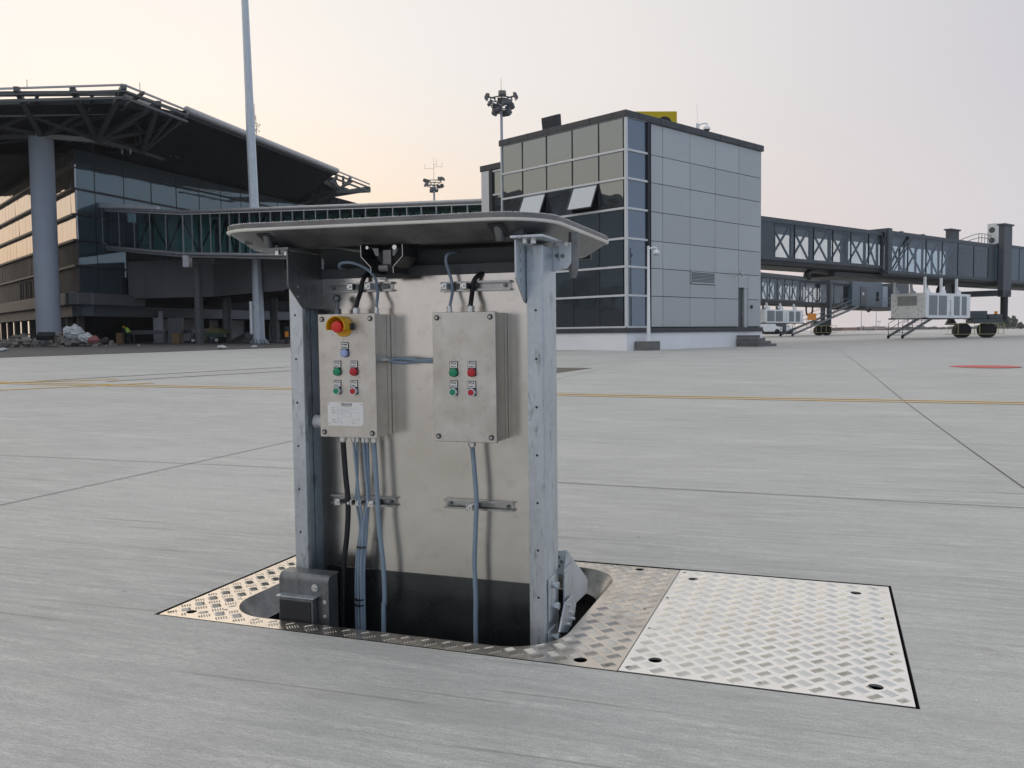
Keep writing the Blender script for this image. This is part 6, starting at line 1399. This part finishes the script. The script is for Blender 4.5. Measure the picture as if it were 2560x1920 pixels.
for k in range(6): x_ = gx0 + (gx1 - gx0) * k / 5; mb.beam((x_, -.6, zg2 + .3), (x_, -.6, zg2 + 1.0), .04, .04)
mb.build('guard_rail', M['rail_yellow'], bg)
q0 = at(*z5(745, 1095), 84.5); q1 = at(*z5(1760, 650), 93.0); SF = Frame((q0.x, q0.y, 0), math.atan2(q1.y - q0.y, q1.x - q0.x)); L0 = (Vector((q1.x, q1.y)) - Vector((q0.x, q0.y))).length
s2 = stairs(SF, 0, gz(q0.x, q0.y) + .13, L0, q1.z, 1.3, 22, 'long steel stairs climbing to the cabin of the far bridge')
mb = MB(); t = .26; mb.box(L0 * t - .7, L0 * t + .9, -.06, -.02, (q1.z) * t + .55, q1.z * t + 1.2); mb.build('orange_notice', M['orange'], s2)
xA0 = K2.px(*z5(322, 800), 'y', -.5).x; xA1 = K2.px(*z5(912, 800), 'y', -.5).x; za1 = K2.px(*z5(322, 695), 'y', -.5).z; za0 = K2.px(*z5(322, 905), 'y', -.5).z
air_unit(K2, xA0, xA1, -.5, 1.6, za0, za1, 'white air supply unit slung under the far bridge beside the tower', (.08, .42, .78), zBm + .1)
hp = [K2.px(*z5(*p), 'y', .3) for p in ((960, 620), (955, 720), (975, 785), (1020, 780), (1050, 730), (1052, 630))]; mb = MB(); mb.tube(hp, .09, 8); mb.build('hanging_hose', M['plastic_black'], b2, smooth=60)
hp = [K2.px(*z5(*p), 'y', -1.0) for p in ((1880, 650), (1890, 710), (1912, 732), (1940, 710), (1955, 660))]; mb = MB(); mb.tube(hp, .09, 8); mb.build('hanging_hose', M['plastic_black'], b2, smooth=60)
# vehicles and things below the far bridge, small in the photo
q = at(*z5(455, 1000), 130); 
for i, (u, w, h, mt, lb) in enumerate(((350, 4.2, 2.0, 'white_paint', 'distant white service vehicle left under the far bridge'), (455, 3.4, 3.2, 'bridge_grey', 'distant grey service vehicle under the far bridge'), (560, 4.5, 1.9, 'white_paint', 'distant white service vehicle near the far stairs'))):
    q = at(*z5(u, 995), 135 + i * 4); v_ = tag(empty('service_vehicle', (q.x, q.y, gz(q.x, q.y)), .1), lb, 'vehicle', None)
    mb = MB(); mb.prism([(-w / 2, .4), (w / 2, .4), (w / 2, h * .55), (w * .28, h * .6), (w * .18, h), (-w / 2, h)], 'y', -1, 1); mb.build('body', M[mt], v_, bevel=.08)
    for x_ in (-w * .3, w * .3): mb = MB(); mb.cyl((x_, -1.02, .4), (x_, 1.02, .4), .4, n=14); mb.build('wheel', M['tyre'], v_)

# ================================================================ far horizon
fr = random.Random(21)
for i, (u0, u1, Y, h, mt) in enumerate(((2082, 2106, 520, 1.6, 0), (2106, 2150, 640, 1.2, 1), (2143, 2160, 560, 1.8, 0), (2160, 2185, 620, 1.0, 1), (2186, 2212, 700, 2.6, 1), (2215, 2232, 600, 1.3, 0), (2236, 2300, 900, 2.4, 1), (2335, 2400, 900, 1.8, 1))):
    a = at(u0, 824, Y); b = at(u1, 824, Y); w = b.x - a.x
    o = tag(empty('far_building', (a.x, a.y, gz(a.x, a.y))), ('low reddish building on the horizon just right of the far bridge wheels', 'long grey hall on the horizon behind the reddish block', 'small reddish block in the middle of the horizon', 'grey shed on the horizon right of the small reddish block', 'pale taller hall on the horizon left of the near air unit', 'small reddish shed on the horizon left of the near stairs', 'long grey hall on the horizon behind the near stairs', 'long low hall on the horizon left of the near wheels')[i], 'building')
    mb = MB(); mb.box(0, w, 0, 30, 0, h); mb.build('wall', simple('far_wall_%d' % i, (.26, .16, .15) if not mt else (.28, .29, .31), .9, 0, .1, .02), o)
    mb = MB(); mb.box(-1, w + 1, -1, 31, h, h + .5); mb.build('roof', M['far_build'], o)
def far_tree(u, Y, h, w, lab):
    q = at(u, 824, Y); o = tag(empty('tree', (q.x, q.y, gz(q.x, q.y))), lab, 'tree', 'trees on the far horizon')
    mb = MB(); mb.cyl((0, 0, 0), (0, 0, h * .5), .18, .1, n=7); mb.build('trunk', M['term_brown'], o); mb = MB()
    for k in range(200):
        a = fr.uniform(0, 6.283); rr = fr.random() ** .5; zz = fr.random(); r_ = w * rr * (math.sin(math.pi * (.15 + .8 * zz))) * fr.uniform(.7, 1.1)
        c = Vector((r_ * math.cos(a), r_ * math.sin(a), h * (.25 + .75 * zz))); s = fr.uniform(.25, .6); n_ = Vector((fr.uniform(-1, 1), fr.uniform(-1, 1), fr.uniform(-1, 1))).normalized(); t = n_.orthogonal().normalized() * s; q_ = n_.cross(t)
        mb.add([c - t - q_, c + t - q_, c + t + q_, c - t + q_], [(0, 1, 2, 3)])
    mb.build('crown', M['far_tree'], o, fix=False)
for i, u in enumerate(list(range(2492, 2700, 15))): far_tree(u + fr.uniform(-4, 4), 420 + fr.uniform(-20, 30), fr.uniform(2.2, 3.6) if i not in (1, 2, 3) else fr.uniform(5, 6), fr.uniform(1.6, 2.6), 'hazy green tree in the row on the right horizon')
hd = MB()
for k in range(5200):
    u = fr.uniform(2060, 2720); q = at(u, 826, 760 + fr.uniform(0, 40)); hh_ = 2.3 + .9 * math.sin(u * .05) + .8 * math.sin(u * .17); c = Vector((q.x, q.y, fr.uniform(0, max(hh_, 2)))); s = fr.uniform(.4, 1.0)
    n_ = Vector((fr.uniform(-1, 1), fr.uniform(-1, 1), fr.uniform(-.6, .6))).normalized(); t = n_.orthogonal().normalized() * s; q_ = n_.cross(t); hd.add([c - t - q_, c + t - q_, c + t + q_, c - t + q_], [(0, 1, 2, 3)])
tag(hd.build('far_wood', M['far_tree'], None, fix=False), kind='stuff')
for u, Y, vt, lb in ((2153, 420, 778, 'thin hazy lamp mast left of the near air unit, left of the pair'), (2190, 460, 776, 'thin hazy lamp mast left of the near air unit, right of the pair'), (2197, 700, 806, 'short hazy post on the horizon'), ):
    q = at(u, 824, Y); z0 = gz(q.x, q.y); zt = at(u, vt, Y).z; o = tag(empty('far_lamp_mast', (q.x, q.y, z0)), lb, 'light mast')
    mb = MB(); mb.cyl((0, 0, 0), (0, 0, zt), .25, .15, n=6); mb.build('pole', M['column_paint'], o); mb = MB(); mb.box(-1.6, 1.6, -.5, .5, zt, zt + .6); mb.build('lamp_head', M['column_paint'], o)
# haze
HZ = MB(); HZ.box(-1150, 1150, -120, 1250, -2.6, 46)
"""haze"""
m = bpy.data.materials.new('haze'); m.use_nodes = True; m.node_tree.nodes.clear(); mo = m.node_tree.nodes.new('ShaderNodeOutputMaterial'); pv = m.node_tree.nodes.new('ShaderNodeVolumePrincipled')
pv.inputs['Color'].default_value = (.97, .96, .98, 1); pv.inputs['Density'].default_value = .00024; m.node_tree.links.new(pv.outputs[0], mo.inputs['Volume'])
tag(HZ.build('haze', m, None), kind='stuff')
